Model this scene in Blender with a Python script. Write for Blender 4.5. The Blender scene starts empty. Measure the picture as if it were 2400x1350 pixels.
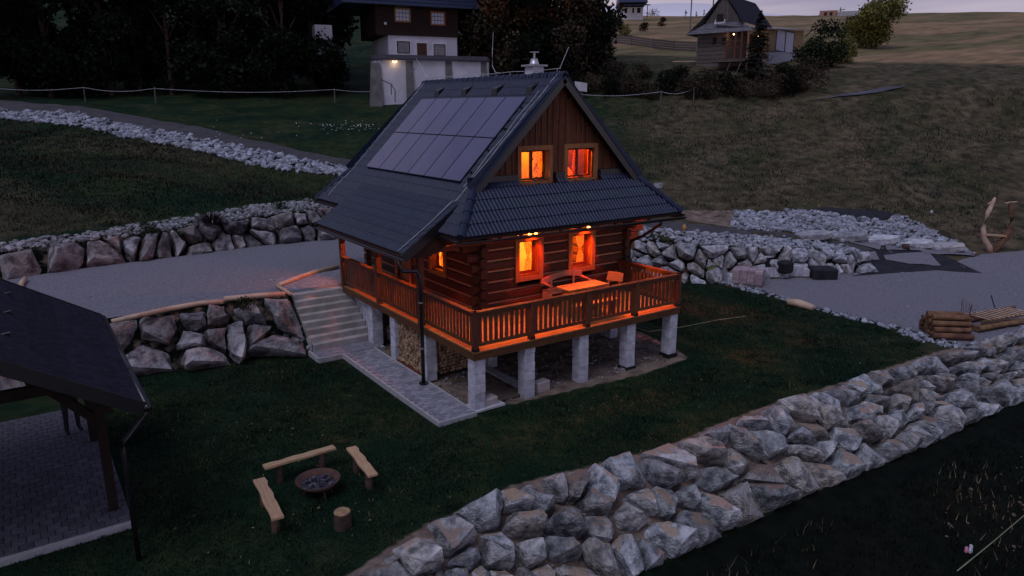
import bpy, bmesh, math, random
import numpy as np
from mathutils import Vector, Matrix
from mathutils import noise as mnoise
from mathutils.geometry import delaunay_2d_cdt
rng = random.Random(7); nr = np.random.default_rng(7)
sc = bpy.context.scene
COL = sc.collection
# ------------------------------------------------------------------ camera, sky, exposure
CAMP = (-8.1148, -13.1293, 6.9302); YAW = 55.061; PITCH = 14.2; FPX = 1669.7
cam = bpy.data.cameras.new('camera'); camo = bpy.data.objects.new('camera', cam); COL.objects.link(camo)
camo.location = CAMP
camo.rotation_euler = (math.radians(90 - PITCH), math.radians(0.064), math.radians(YAW - 90))
cam.sensor_width = 36; cam.lens = FPX / 2400 * 36; cam.clip_end = 9000
sc.camera = camo
w = bpy.data.worlds.new('World'); sc.world = w; w.use_nodes = True
nt = w.node_tree; nt.nodes.clear(); N = nt.nodes.new; Lk = nt.links.new
out = N('ShaderNodeOutputWorld'); sky = N('ShaderNodeTexSky'); sky.sky_type = 'NISHITA'; sky.sun_disc = False
SUN_EL, SUN_ROT = 2.0, 20.0
sky.sun_elevation = math.radians(SUN_EL); sky.sun_rotation = math.radians(SUN_ROT)
bg1 = N('ShaderNodeBackground'); Lk(sky.outputs[0], bg1.inputs[0]); bg1.inputs[1].default_value = 0.05
# cloud deck of dusk: lavender sheet with paler breaks near the horizon
tc = N('ShaderNodeTexCoord'); mp = N('ShaderNodeMapping'); mp.inputs['Scale'].default_value = (1.2, 1.2, 14)
Lk(tc.outputs['Generated'], mp.inputs[0])
nz = N('ShaderNodeTexNoise'); nz.inputs['Scale'].default_value = 2.6; nz.inputs['Detail'].default_value = 6
Lk(mp.outputs[0], nz.inputs[0])
cr = N('ShaderNodeValToRGB'); cr.color_ramp.elements[0].position = .36; cr.color_ramp.elements[1].position = .62
cr.color_ramp.elements[0].color = (.24, .245, .45, 1); cr.color_ramp.elements[1].color = (.66, .58, .72, 1)
Lk(nz.outputs[0], cr.inputs[0])
bg2 = N('ShaderNodeBackground'); Lk(cr.outputs[0], bg2.inputs[0]); bg2.inputs[1].default_value = 0.68
# overhead the deck is deeper blue than at the horizon
sx = N('ShaderNodeSeparateXYZ'); Lk(tc.outputs['Generated'], sx.inputs[0])
mr = N('ShaderNodeMapRange'); mr.inputs[1].default_value = .12; mr.inputs[2].default_value = .6; Lk(sx.outputs[2], mr.inputs[0])
mx = N('ShaderNodeMixRGB'); mx.inputs[2].default_value = (.25, .28, .52, 1); Lk(mr.outputs[0], mx.inputs[0]); Lk(cr.outputs[0], mx.inputs[1])
m3 = N('ShaderNodeMapRange'); m3.inputs[1].default_value = .0; m3.inputs[2].default_value = .22; m3.inputs[3].default_value = .75; m3.inputs[4].default_value = 0.; Lk(sx.outputs[2], m3.inputs[0])
mx3 = N('ShaderNodeMixRGB'); mx3.inputs[2].default_value = (1.05, .92, 1.08, 1); Lk(m3.outputs[0], mx3.inputs[0]); Lk(mx.outputs[0], mx3.inputs[1])
Lk(mx3.outputs[0], bg2.inputs[0])
ms = N('ShaderNodeMixShader'); ms.inputs[0].default_value = .9; Lk(bg1.outputs[0], ms.inputs[1]); Lk(bg2.outputs[0], ms.inputs[2])
Lk(ms.outputs[0], out.inputs[0])
sun = bpy.data.lights.new('sun', 'SUN'); sun.energy = 1.05; sun.angle = math.radians(35); sun.color = (.84, .84, 1)
suno = bpy.data.objects.new('sun', sun); COL.objects.link(suno); suno.rotation_euler = (math.radians(30), 0, math.radians(-68))
sc.view_settings.view_transform = 'Standard'; sc.view_settings.look = 'None'
sc.view_settings.gamma = 1; sc.view_settings.exposure = 0.05; sc.view_settings.use_curve_mapping = False
sc.cycles.max_bounces = 6; sc.cycles.diffuse_bounces = 3; sc.cycles.transparent_max_bounces = 12
sc.cycles.sample_clamp_indirect = 3; sc.cycles.use_denoising = True
# ------------------------------------------------------------------ pixel -> place helpers (photo 2400x1350)
_y, _p = math.radians(YAW), math.radians(PITCH)
FW = np.array([math.cos(_y)*math.cos(_p), math.sin(_y)*math.cos(_p), -math.sin(_p)])
RT = np.array([math.sin(_y), -math.cos(_y), 0.]); UP = np.cross(RT, FW); CP = np.array(CAMP)
def ray(px, py): return FW + RT*(px-1200)/FPX + UP*(675-py)/FPX
def at(px, py, z=None, x=None, y=None, d=None):
    r = ray(px, py)
    t = (z-CP[2])/r[2] if z is not None else (x-CP[0])/r[0] if x is not None else (y-CP[1])/r[1] if y is not None else d
    return tuple(float(v) for v in CP + t*r)
# ------------------------------------------------------------------ object helpers
OFF = {}
def tag(o, label=None, cat=None, group=None, kind=None):
    if label: o['label'] = label
    if cat: o['category'] = cat
    if group: o['group'] = group
    if kind: o['kind'] = kind
    return o
def thing(name, label, cat, loc=(0, 0, 0), rz=0, group=None, world=False):
    o = bpy.data.objects.new(name, None); COL.objects.link(o); o.location = loc; o.rotation_euler = (0, 0, rz)
    o.empty_display_size = .3
    OFF[o.name] = Vector(loc) if world else Vector((0, 0, 0))
    return tag(o, label, cat, group)
class MB:
    def __init__(s): s.v = []; s.f = []
    def add(s, vs, fs):
        n = len(s.v); s.v += [tuple(v) for v in vs]; s.f += [tuple(i+n for i in f) for f in fs]; return s
    def box(s, lo, hi, M=None, bev=0):
        x0, y0, z0 = lo; x1, y1, z1 = hi
        vs = [Vector(p) for p in ((x0,y0,z0),(x1,y0,z0),(x1,y1,z0),(x0,y1,z0),(x0,y0,z1),(x1,y0,z1),(x1,y1,z1),(x0,y1,z1))]
        if M is not None: vs = [M @ v for v in vs]
        return s.add(vs, [(0,3,2,1),(4,5,6,7),(0,1,5,4),(1,2,6,5),(2,3,7,6),(3,0,4,7)])
    def cbox(s, c, d, M=None):
        return s.box([c[i]-d[i]/2 for i in range(3)], [c[i]+d[i]/2 for i in range(3)], M)
    def beam(s, a, b, w, h, up=(0, 0, 1)):
        a, b = Vector(a), Vector(b); t = (b-a).normalized(); u = Vector(up); sd = t.cross(u)
        if sd.length < 1e-4: sd = Vector((1, 0, 0))
        sd.normalize(); u = sd.cross(t); vs = []
        for p in (a, b):
            for i, j in ((-1,-1),(1,-1),(1,1),(-1,1)): vs.append(p + sd*i*w/2 + u*j*h/2)
        return s.add(vs, [(3,2,1,0),(4,5,6,7),(0,1,5,4),(1,2,6,5),(2,3,7,6),(3,0,4,7)])
    def tube(s, pts, rad, n=8, cap=True):
        pts = [Vector(p) for p in pts]; k = len(pts)
        rad = rad if isinstance(rad, (list, tuple)) else [rad]*k; vs = []; ref = Vector((0, 0, 1))
        for i, p in enumerate(pts):
            t = (pts[min(i+1, k-1)] - pts[max(i-1, 0)]).normalized()
            a = t.cross(ref)
            if a.length < .05: a = t.cross(Vector((1, 0, 0)))
            a.normalize(); b = t.cross(a)
            for j in range(n):
                th = 2*math.pi*j/n; vs.append(p + (a*math.cos(th) + b*math.sin(th))*rad[i])
        fs = [(i*n+j, i*n+(j+1) % n, (i+1)*n+(j+1) % n, (i+1)*n+j) for i in range(k-1) for j in range(n)]
        if cap: fs += [tuple(range(n-1, -1, -1)), tuple((k-1)*n+j for j in range(n))]
        return s.add(vs, fs)
    def lathe(s, prof, c=(0, 0, 0), n=16):
        vs = []; k = len(prof)
        for r, z in prof:
            for j in range(n):
                th = 2*math.pi*j/n; vs.append((c[0]+r*math.cos(th), c[1]+r*math.sin(th), c[2]+z))
        return s.add(vs, [(i*n+j, i*n+(j+1) % n, (i+1)*n+(j+1) % n, (i+1)*n+j) for i in range(k-1) for j in range(n)])
    def prism(s, poly, h):          # poly: list of 3d points, h: extrusion vector
        n = len(poly); h = Vector(h); vs = [Vector(p) for p in poly] + [Vector(p)+h for p in poly]
        return s.add(vs, [tuple(range(n-1, -1, -1)), tuple(range(n, 2*n))] + [(i, (i+1) % n, n+(i+1) % n, n+i) for i in range(n)])
    def build(s, name, m, parent=None, smooth=False, bevel=0, **k):
        me = bpy.data.meshes.new(name)
        off = OFF.get(parent.name, Vector((0, 0, 0))) if parent is not None else Vector((0, 0, 0))
        me.from_pydata([(v[0]-off.x, v[1]-off.y, v[2]-off.z) for v in s.v], [], s.f)
        bm = bmesh.new(); bm.from_mesh(me); bmesh.ops.recalc_face_normals(bm, faces=bm.faces)
        if bevel: bmesh.ops.bevel(bm, geom=bm.edges[:], offset=bevel, segments=1, affect='EDGES', clamp_overlap=True)
        bm.to_mesh(me); bm.free()
        me.materials.append(m)
        if smooth: me.polygons.foreach_set('use_smooth', [True]*len(me.polygons))
        o = bpy.data.objects.new(name, me); COL.objects.link(o)
        if parent is not None: o.parent = parent; OFF[o.name] = off
        tag(o, **k); return o
def bigmesh(name, V, F, m, parent=None, smooth=False, attrs=None, **k):
    me = bpy.data.meshes.new(name); V = np.asarray(V, np.float32); F = np.asarray(F, np.int32); nf, kk = F.shape
    off = OFF.get(parent.name, Vector((0, 0, 0))) if parent is not None else Vector((0, 0, 0))
    V = V - np.array(off, np.float32)
    me.vertices.add(len(V)); me.vertices.foreach_set('co', V.ravel())
    me.loops.add(nf*kk); me.loops.foreach_set('vertex_index', F.ravel())
    me.polygons.add(nf); me.polygons.foreach_set('loop_start', np.arange(nf)*kk)
    me.polygons.foreach_set('use_smooth', np.full(nf, smooth))
    me.update(); me.validate()
    if attrs:
        for a, vals in attrs.items():
            at_ = me.attributes.new(a, 'FLOAT', 'POINT'); at_.data.foreach_set('value', np.asarray(vals, np.float32))
    me.materials.append(m)
    o = bpy.data.objects.new(name, me); COL.objects.link(o)
    if parent is not None: o.parent = parent; OFF[o.name] = off
    tag(o, **k); return o
def copy_tree(o, loc=None, rz=None, scale=None, label=None, parent=None):
    c = o.copy(); COL.objects.link(c)
    if parent is not None: c.parent = parent
    if loc is not None: c.location = loc
    if rz is not None: c.rotation_euler = (0, 0, rz)
    if scale is not None: c.scale = scale if isinstance(scale, (tuple, list)) else (scale,)*3
    if label: c['label'] = label
    for ch in list(o.children): copy_tree(ch, parent=c)
    return c
# ------------------------------------------------------------------ materials
def mat(name, c1, c2=None, scale=4, rough=.8, bump=0, bscale=None, stretch=(1,1,1), metal=0, var=0, spec=.3,
        island=0, coat=0, detail=5, contrast=(.35, .65), top=None, alt=None, edge_highlight=0):
    m = bpy.data.materials.new(name); m.use_nodes = True; t = m.node_tree; b = t.nodes['Principled BSDF']
    n, l = t.nodes.new, t.links.new
    b.inputs['Roughness'].default_value = rough; b.inputs['Metallic'].default_value = metal
    b.inputs['Specular IOR Level'].default_value = spec; b.inputs['Coat Weight'].default_value = coat
    tc = n('ShaderNodeTexCoord'); mp = n('ShaderNodeMapping'); mp.inputs['Scale'].default_value = stretch
    oi = n('ShaderNodeObjectInfo'); va = n('ShaderNodeVectorMath'); va.operation = 'SCALE'; va.inputs['Scale'].default_value = 37.
    cb = n('ShaderNodeCombineXYZ'); l(oi.outputs['Random'], cb.inputs[0]); l(oi.outputs['Random'], cb.inputs[1]); l(cb.outputs[0], va.inputs[0])
    ad = n('ShaderNodeVectorMath'); l(tc.outputs['Object'], ad.inputs[0]); l(va.outputs[0], ad.inputs[1]); l(ad.outputs[0], mp.inputs[0])
    nz = n('ShaderNodeTexNoise'); nz.inputs['Scale'].default_value = scale; nz.inputs['Detail'].default_value = detail; l(mp.outputs[0], nz.inputs[0])
    col = None
    c2 = c2 or tuple(x*.7 for x in c1)
    r = n('ShaderNodeValToRGB'); r.color_ramp.elements[0].position = contrast[0]; r.color_ramp.elements[1].position = contrast[1]
    r.color_ramp.elements[0].color = (*c2, 1); r.color_ramp.elements[1].color = (*c1, 1); l(nz.outputs[0], r.inputs[0]); col = r.outputs[0]
    if alt is not None:
        w_ = n('ShaderNodeMath'); w_.operation = 'MULTIPLY'; w_.inputs[1].default_value = 13.3; l(oi.outputs['Random'], w_.inputs[0]); w2 = n('ShaderNodeMath'); w2.operation = 'FRACT'; l(w_.outputs[0], w2.inputs[0])
        w3 = n('ShaderNodeMapRange'); w3.inputs[1].default_value = .35; w3.inputs[2].default_value = 1.; w3.inputs[4].default_value = .8; l(w2.outputs[0], w3.inputs[0])
        mi = n('ShaderNodeMixRGB'); mi.blend_type = 'MULTIPLY'; l(w3.outputs[0], mi.inputs[0]); l(col, mi.inputs[1]); mi.inputs[2].default_value = (*alt, 1); col = mi.outputs[0]
    if edge_highlight:                       # pale highlight painted along the convex edges
        gw = n('ShaderNodeNewGeometry'); mw = n('ShaderNodeMapRange'); mw.inputs[1].default_value = .53; mw.inputs[2].default_value = .63; mw.inputs[4].default_value = edge_highlight; l(gw.outputs['Pointiness'], mw.inputs[0])
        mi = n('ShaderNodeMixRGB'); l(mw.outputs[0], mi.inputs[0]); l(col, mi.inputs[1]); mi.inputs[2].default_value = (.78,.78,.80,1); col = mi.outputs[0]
    if top is not None:            # soil lying on the upward faces
        ge = n('ShaderNodeNewGeometry'); sp = n('ShaderNodeSeparateXYZ'); l(ge.outputs['Normal'], sp.inputs[0])
        n2 = n('ShaderNodeTexNoise'); n2.inputs['Scale'].default_value = 2.2; n2.inputs['Detail'].default_value = 6; l(ge.outputs['Position'], n2.inputs[0])
        mu = n('ShaderNodeMath'); mu.operation = 'MULTIPLY'; l(sp.outputs[2], mu.inputs[0]); l(n2.outputs[0], mu.inputs[1])
        m2 = n('ShaderNodeMapRange'); m2.inputs[1].default_value = top[1]; m2.inputs[2].default_value = top[1]+.08; l(mu.outputs[0], m2.inputs[0])
        mi = n('ShaderNodeMixRGB'); l(m2.outputs[0], mi.inputs[0]); l(col, mi.inputs[1]); mi.inputs[2].default_value = (*top[0], 1); col = mi.outputs[0]
    if var or island:
        h = n('ShaderNodeHueSaturation'); mr = n('ShaderNodeMapRange'); a = max(var, island)
        mr.inputs[3].default_value = 1-a; mr.inputs[4].default_value = 1+a
        if island: g2 = n('ShaderNodeNewGeometry'); l(g2.outputs['Random Per Island'], mr.inputs[0])
        else: l(oi.outputs['Random'], mr.inputs[0])
        l(mr.outputs[0], h.inputs['Value']); l(col, h.inputs['Color']); col = h.outputs[0]
        mh = n('ShaderNodeMapRange'); mh.inputs[3].default_value = .485; mh.inputs[4].default_value = .515
        f = n('ShaderNodeMath'); f.operation = 'FRACT'; f2 = n('ShaderNodeMath'); f2.operation = 'MULTIPLY'; f2.inputs[1].default_value = 7.7
        l(g2.outputs['Random Per Island'] if island else oi.outputs['Random'], f2.inputs[0]); l(f2.outputs[0], f.inputs[0]); l(f.outputs[0], mh.inputs[0]); l(mh.outputs[0], h.inputs['Hue'])
    l(col, b.inputs['Base Color'])
    if bump:
        bn = n('ShaderNodeTexNoise'); bn.inputs['Scale'].default_value = bscale or scale*3; bn.inputs['Detail'].default_value = 6; l(mp.outputs[0], bn.inputs[0])
        bu = n('ShaderNodeBump'); bu.inputs['Strength'].default_value = min(1, bump); bu.inputs['Distance'].default_value = .04*bump; l(bn.outputs[0], bu.inputs['Height']); l(bu.outputs[0], b.inputs['Normal'])
    return m
M = {}
M['rock'] = mat('rock', (.42,.43,.46), (.14,.15,.18), 5, .85, 1.6, 14, var=.38, alt=(.82,.66,.52), edge_highlight=.55, detail=12, contrast=(.4,.62))
M['rock_sandy'] = mat('rock_sandy', (.36,.38,.40), (.10,.11,.125), 6, .85, 1.8, 20, var=.36, alt=(.84,.66,.50), edge_highlight=.6, top=((.30,.225,.17), .43), detail=12, contrast=(.4,.62))
M['rock_brown'] = mat('rock_brown', (.215,.205,.215), (.06,.053,.06), 4, .9, 1.6, 11, var=.4, alt=(.95,.62,.50), edge_highlight=.45, detail=12, contrast=(.4,.62))
M['pebble'] = mat('pebble', (.36,.375,.42), (.17,.18,.21), 9, .85, .4, 20, island=.38)
M['pebble_dark'] = mat('pebble_dark', (.28,.28,.29), (.13,.125,.13), 9, .85, .4, 20, island=.4)
M['gravel'] = mat('gravel', (.25,.24,.27), (.15,.145,.17), 16, .95, 1.0, 45, contrast=(.34,.66), detail=12)
M['asphalt'] = mat('asphalt', (.072,.068,.072), (.045,.042,.046), 1.5, .9, .4, 60, detail=10)
M['fabric'] = mat('black_fabric', (.022,.024,.03), (.012,.012,.016), 3, .85, .4, 30)
M['soil'] = mat('soil', (.17,.125,.095), (.075,.055,.045), 2, .95, 1, 14, detail=10)
M['concrete'] = mat('concrete', (.42,.42,.43), (.31,.31,.32), 3, .9, .4, 25, var=.1)
M['step'] = mat('step_concrete', (.42,.385,.37), (.27,.25,.24), 2.2, .9, .5, 20, var=.06)
M['block'] = mat('concrete_block', (.56,.56,.62), (.36,.36,.41), 5, .92, .6, 30, var=.13)
M['paver'] = mat('paver', (.29,.285,.33), (.19,.185,.22), 8, .9, .4, 40, var=.26)
M['kerb'] = mat('kerb', (.40,.39,.40), (.32,.31,.32), 8, .9, .3, 40)
def wood(name, c1, c2, st, **k): return mat(name, c1, c2, 3.2, k.pop('rough', .62), .5, 8, stretch=st, **k)
SX, SY, SZ = (1.2,14,14), (14,1.2,14), (14,14,1.2)
for ax, st in (('x',SX),('y',SY),('z',SZ)):
    M['stain_'+ax] = wood('dark_stained_wood_'+ax, (.15,.052,.022), (.075,.026,.012), st, var=.22)
    M['log_'+ax] = wood('log_wood_'+ax, (.085,.032,.017), (.038,.015,.009), st, var=.2)
    M['pale_'+ax] = wood('pale_wood_'+ax, (.50,.31,.19), (.36,.21,.125), st, var=.1, rough=.75)
    M['honey_'+ax] = wood('honey_wood_'+ax, (.36,.17,.06), (.24,.10,.035), st, var=.1)
    M['grey_'+ax] = wood('grey_weathered_wood_'+ax, (.15,.125,.115), (.085,.07,.065), st, var=.2, rough=.9)
M['chink'] = mat('log_joint_filler', (.42,.25,.15), (.30,.17,.10), 12, .8, .4, 40)
M['tile'] = mat('roof_tile', (.020,.029,.062), (.012,.018,.040), 6, .46, .12, 60, spec=.28, var=.08)
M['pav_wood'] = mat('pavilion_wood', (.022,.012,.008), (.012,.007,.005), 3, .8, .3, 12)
M['pav_paver'] = mat('pavilion_paver', (.10,.095,.115), (.06,.057,.07), 8, .9, .4, 40, var=.2)  # darker copy of the path paver, shade under the roof put into its colour
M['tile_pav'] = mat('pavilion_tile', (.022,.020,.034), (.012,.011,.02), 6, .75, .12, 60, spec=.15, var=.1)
M['metal_dark'] = mat('dark_metal', (.012,.012,.015), None, 4, .3, 0, spec=.6)
M['metal_light'] = mat('galvanised_metal', (.55,.55,.58), (.45,.45,.48), 6, .35, 0, metal=.6)
M['wire'] = mat('pale_wire', (.55,.55,.60), None, 4, .5, 0)
M['solar'] = mat('solar_glass', (.065,.054,.12), (.045,.038,.09), .6, .24, 0, spec=.8, coat=.7)
M['solar_frame'] = mat('solar_frame', (.02,.02,.03), None, 4, .4)
M['plaster'] = mat('white_plaster', (.62,.60,.66), (.50,.49,.55), 1.2, .9, .3, 18)
M['plaster_white'] = mat('bright_white_paint', (.72,.70,.74), (.62,.60,.64), 3, .8)
M['buttress'] = mat('buttress_concrete', (.16,.155,.15), (.10,.095,.09), 2, .95, .5, 12)
M['cap'] = mat('coping', (.05,.045,.055), (.035,.03,.04), 3, .8)
M['darkwall'] = mat('near_black_boards', (.030,.013,.010), (.016,.008,.007), 3, .8, .4, 10)
M['brick'] = mat('brick', (.40,.22,.16), (.30,.16,.12), 6, .9, var=.1)
M['shingle'] = mat('wood_shingle', (.16,.155,.17), (.09,.085,.10), 5, .85, .4, 20, var=.25)
M['plastic_white'] = mat('white_plastic', (.60,.60,.63), None, 4, .5)
M['pebbledust'] = mat('flower', (.75,.75,.75), None, 4, .8)
M['green_plastic'] = mat('lime_plastic', (.30,.42,.08), None, 4, .5)
M['rust'] = mat('rusty_steel', (.10,.045,.03), (.045,.03,.028), 6, .8, .4, 20)
M['ash'] = mat('ash_and_coals', (.17,.155,.20), (.02,.018,.026), 9, .9, .6, 20, contrast=(.48,.66))
M['rubber'] = mat('black_rubber', (.012,.012,.014), None, 4, .6)
M['bark'] = mat('bark', (.10,.062,.042), (.05,.032,.024), 5, .95, .8, 14, var=.2)
M['pinelog'] = mat('pine_log', (.22,.115,.06), (.09,.048,.03), 3.5, .9, .5, 12, var=.2)
M['endgrain'] = mat('cut_wood', (.48,.29,.17), (.30,.17,.10), 12, .85, .3, 30, var=.25)
M['peeled'] = mat('peeled_log', (.56,.42,.31), (.42,.28,.19), 3, .8, .3, 12, var=.08)
M['firewood'] = mat('split_firewood', (.42,.27,.16), (.16,.10,.065), 9, .9, .5, 30, island=.4)
M['cloth'] = mat('dark_clothing', (.02,.02,.03), None, 4, .9)
M['skin'] = mat('skin', (.45,.28,.22), None, 4, .6)
M['pink'] = mat('pink_plastic', (.72,.25,.38), None, 4, .5)
M['hose'] = mat('garden_hose', (.26,.28,.16), None, 4, .6)
M['plaster_in'] = mat('interior_plaster', (.80,.68,.50), None, 4, .9)
M['interior_red'] = mat('interior_red_wall', (.90,.36,.12), None, 4, .9)
M['interior_wood'] = wood('interior_wood', (.48,.27,.12), (.36,.19,.08), SZ)
M['hill_far'] = mat('hazy_mountain', (.90,.86,.88), (.84,.80,.83), .002, 1)  # haze of the distance is put into this pale colour
def leafmat(name, c1, c2): return mat(name, c1, c2, .5, .8, island=.45, spec=.1, contrast=(.3,.7))
M['leaf_dark'] = leafmat('dark_foliage', (.010,.013,.008), (.005,.007,.005))
M['leaf_mid'] = leafmat('green_foliage', (.034,.046,.020), (.018,.026,.013))
M['leaf_wood'] = leafmat('shaded_green_foliage', (.010,.015,.008), (.005,.007,.005))
M['leaf_autumn'] = leafmat('autumn_foliage', (.085,.040,.016), (.03,.024,.013))
M['leaf_yellow'] = leafmat('yellowing_foliage', (.20,.175,.045), (.07,.08,.03))
M['leaf_spruce'] = leafmat('spruce_needles', (.022,.032,.022), (.014,.020,.015))
M['leaf_brown'] = leafmat('dry_brush', (.060,.043,.028), (.022,.019,.013))
M['leaf_red'] = leafmat('purple_leaves', (.05,.016,.022), (.022,.012,.014))
M['grass_blade'] = mat('grass_blade', (.009,.030,.014), (.004,.015,.008), .6, .7, island=.35, spec=.15, contrast=(.3,.7))
M['grass_shade'] = mat('dark_grass_blade', (.006,.012,.006), (.003,.006,.003), .6, .7, island=.35, spec=.1, contrast=(.3,.7))  # darker copy of grass_blade, dimness of the lower slope put into the colour
M['grass_dry'] = mat('dry_grass_blade', (.19,.145,.085), (.06,.055,.03), .35, .8, island=.4, spec=.1, contrast=(.35,.65))
def ckcloth(name, c1, c2, sc_):
    m = mat(name, c1, None, 4, .9); t = m.node_tree; b = t.nodes['Principled BSDF']
    tc = t.nodes.new('ShaderNodeTexCoord'); ck = t.nodes.new('ShaderNodeTexChecker'); ck.inputs['Scale'].default_value = sc_
    ck.inputs['Color1'].default_value = (*c1, 1); ck.inputs['Color2'].default_value = (*c2, 1)
    t.links.new(tc.outputs['Object'], ck.inputs[0]); t.links.new(ck.outputs[0], b.inputs['Base Color'])
    tr = t.nodes.new('ShaderNodeBsdfTranslucent'); t.links.new(ck.outputs[0], tr.inputs[0]); mxs = t.nodes.new('ShaderNodeMixShader'); mxs.inputs[0].default_value = .6
    t.links.new(b.outputs[0], mxs.inputs[1]); t.links.new(tr.outputs[0], mxs.inputs[2]); t.links.new(mxs.outputs[0], t.nodes['Material Output'].inputs[0])
    return m
M['gingham'] = ckcloth('gingham_curtain', (.70,.50,.32), (.18,.05,.02), 30)
def glassmat(name, tint=(1,1,1), gl=.12):
    m = bpy.data.materials.new(name); m.use_nodes = True; t = m.node_tree; t.nodes.clear()
    o = t.nodes.new('ShaderNodeOutputMaterial'); a = t.nodes.new('ShaderNodeBsdfTransparent'); a.inputs[0].default_value = (*tint, 1)
    g = t.nodes.new('ShaderNodeBsdfGlossy'); g.inputs['Roughness'].default_value = .02; x = t.nodes.new('ShaderNodeMixShader'); x.inputs[0].default_value = gl
    t.links.new(a.outputs[0], x.inputs[1]); t.links.new(g.outputs[0], x.inputs[2]); t.links.new(x.outputs[0], o.inputs[0]); return m
M['glass'] = glassmat('window_glass', gl=.02)
M['glass_dull'] = mat('dull_pane', (.16,.15,.17), (.10,.09,.11), 1, .15, 0, spec=.6)
M['curtain_white'] = mat('white_curtain', (.62,.62,.72), (.50,.50,.60), 6, .9)
def emis(name, c, s):
    m = bpy.data.materials.new(name); m.use_nodes = True; t = m.node_tree; t.nodes.clear()
    o = t.nodes.new('ShaderNodeOutputMaterial'); e = t.nodes.new('ShaderNodeEmission'); e.inputs[0].default_value = (*c, 1); e.inputs[1].default_value = s
    t.links.new(e.outputs[0], o.inputs[0]); return m
M['lamp'] = emis('lamp_bulb', (1,.62,.25), 6)
M['lamp_o'] = emis('orange_spot', (1,.33,.06), 14)
def slight(loc, aim, e, c, ang, blend=.5, r=.04, parent=None):
    l = bpy.data.lights.new('spot', 'SPOT'); l.energy = e; l.color = c; l.spot_size = math.radians(ang); l.spot_blend = blend; l.shadow_soft_size = r
    o = bpy.data.objects.new('eave_light', l); COL.objects.link(o); off = OFF.get(parent.name, Vector((0,0,0))); o.location = Vector(loc)-off; o.parent = parent
    d = Vector(aim)-Vector(loc); o.rotation_euler = d.to_track_quat('-Z', 'Y').to_euler(); return o
def plight(name, loc, e, c, r=.06, parent=None):
    l = bpy.data.lights.new(name, 'POINT'); l.energy = e; l.color = c; l.shadow_soft_size = r
    o = bpy.data.objects.new(name, l); COL.objects.link(o)
    off = OFF.get(parent.name, Vector((0,0,0))) if parent is not None else Vector((0,0,0))
    o.location = Vector(loc) - off
    if parent is not None: o.parent = parent
    return o
# ------------------------------------------------------------------ terrain: control lines -> height function
LN = []   # list of polylines (points xyz)
def wl(*p): LN.append([tuple(q) for q in p]); return LN[-1]
W4_base = wl((-9,-5.6,-1.3),(-5.5,-5.35,-1.25),(-2.6,-5.15,-1.2),(-.15,-5.05,-1.2),(3,-5.12,-1.2),(6.2,-5.3,-1.2),(8.6,-5.5,-1.2),(13.7,-5.65,-1.2),(18,-6.1,-1.2),(27,-7.6,-1.1),(40,-9,-.8))
W4_top = wl((-9,-4.7,0),(-5.6,-4.4,0),(-3.17,-3.6,0),(-1.22,-3.35,0),(2.22,-3.9,0),(5.8,-3.8,0),(10.1,-4.1,0),(13.2,-4.25,0),(17.5,-4.8,0),(26,-6,.1),(40,-7,.4))
W1_base = wl((-16,7.7,0),(-11,7.6,0),(-6.3,7.45,0),(-4.45,7.0,0),(-2.5,6.95,0),(-1.62,6.5,-.02))
W1_top = wl((-16,8.6,1.4),(-11,8.5,1.4),(-6.3,8.25,1.38),(-4,8.1,1.38),(-1.62,8.05,1.38))
ST_b = wl((-1.5,6.3,-.12),(.4,6.3,-.12)); ST_t = wl((-1.5,8.0,1.25),(.5,8.0,1.25))
BK_b = wl((.5,8.05,0),(3,8.2,0),(7.5,8.4,0),(9.5,9.4,0)); BK_t = wl((.6,8.5,1.38),(3,8.5,1.38),(7.6,8.7,1.38),(9.4,9.8,1.38))
W3_base = wl((9.7,9.4,0),(13.8,9.2,.05),(13.75,6.05,.05),(15,4.9,.08),(18.85,3.57,.1),(21.7,2.45,.1))
W3_top = wl((9.6,9.8,1.38),(14.15,9.6,1.2),(14.2,6.4,1.42),(15.3,5.35,1.35),(18.1,4.45,1.2),(19.9,3.75,1.0),(21.9,2.85,.7))
W2_base = wl((-16,15,1.4),(-8.9,15.57,1.4),(-7.7,15.85,1.4),(-6,16.15,1.4),(-3,16.4,1.4),(-.15,16.75,1.4),(3.2,16.45,1.4),(7,16.6,1.4),(11,15.6,1.45))
W2_top = wl((-16,15.6,2.25),(-8.9,16.1,2.2),(-6,16.7,2.25),(-3,17.0,2.35),(-.1,17.4,2.45),(3.3,17.3,2.6),(7,17.4,2.5),(11,16.2,2.2))
W2_peb = wl((-16,17.2,2.5),(-8.7,17.6,2.42),(-5.4,18.0,2.5),(-2.3,19.2,2.55),(0.2,19.6,2.75),(4.4,20.6,2.75),(8,20.0,2.8),(11.5,17.6,2.5))
R_lo = wl(at(-250,262,d=48),at(0,288,d=44.5),at(200,300,d=42.5),at(500,365,d=38.5),at(680,400,d=37),at(820,415,d=36.5))
R_n = wl(at(-250,228,d=50),at(0,249,d=46.5),at(200,268,d=44.5),at(500,333,d=40.5),at(680,371,d=39),at(840,398,d=38.2))
R_f = wl(at(-250,222,d=53),at(0,236,d=50),at(200,247,d=48),at(500,307,d=44),at(680,348,d=42),at(845,382,d=40.5))
Rn2 = wl((12.6,15.2,1.95),at(1520,536,z=1.75),at(1600,545,z=1.6),at(1720,552,z=1.45),at(1856,562,z=1.15),at(1936,574,z=.95),at(2020,590,z=.7))
Rf2 = wl((14.6,16.6,2.1),at(1520,516,z=1.95),at(1716,536,z=1.65),at(1840,548,z=1.4),at(1988,572,z=.95),at(2080,582,z=.72),at(2200,594,z=.5),at(2290,603,z=.35))
FBe = wl((22.1,2.4,.1),at(2190,634,z=.06),at(2300,642,z=.06))
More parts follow.
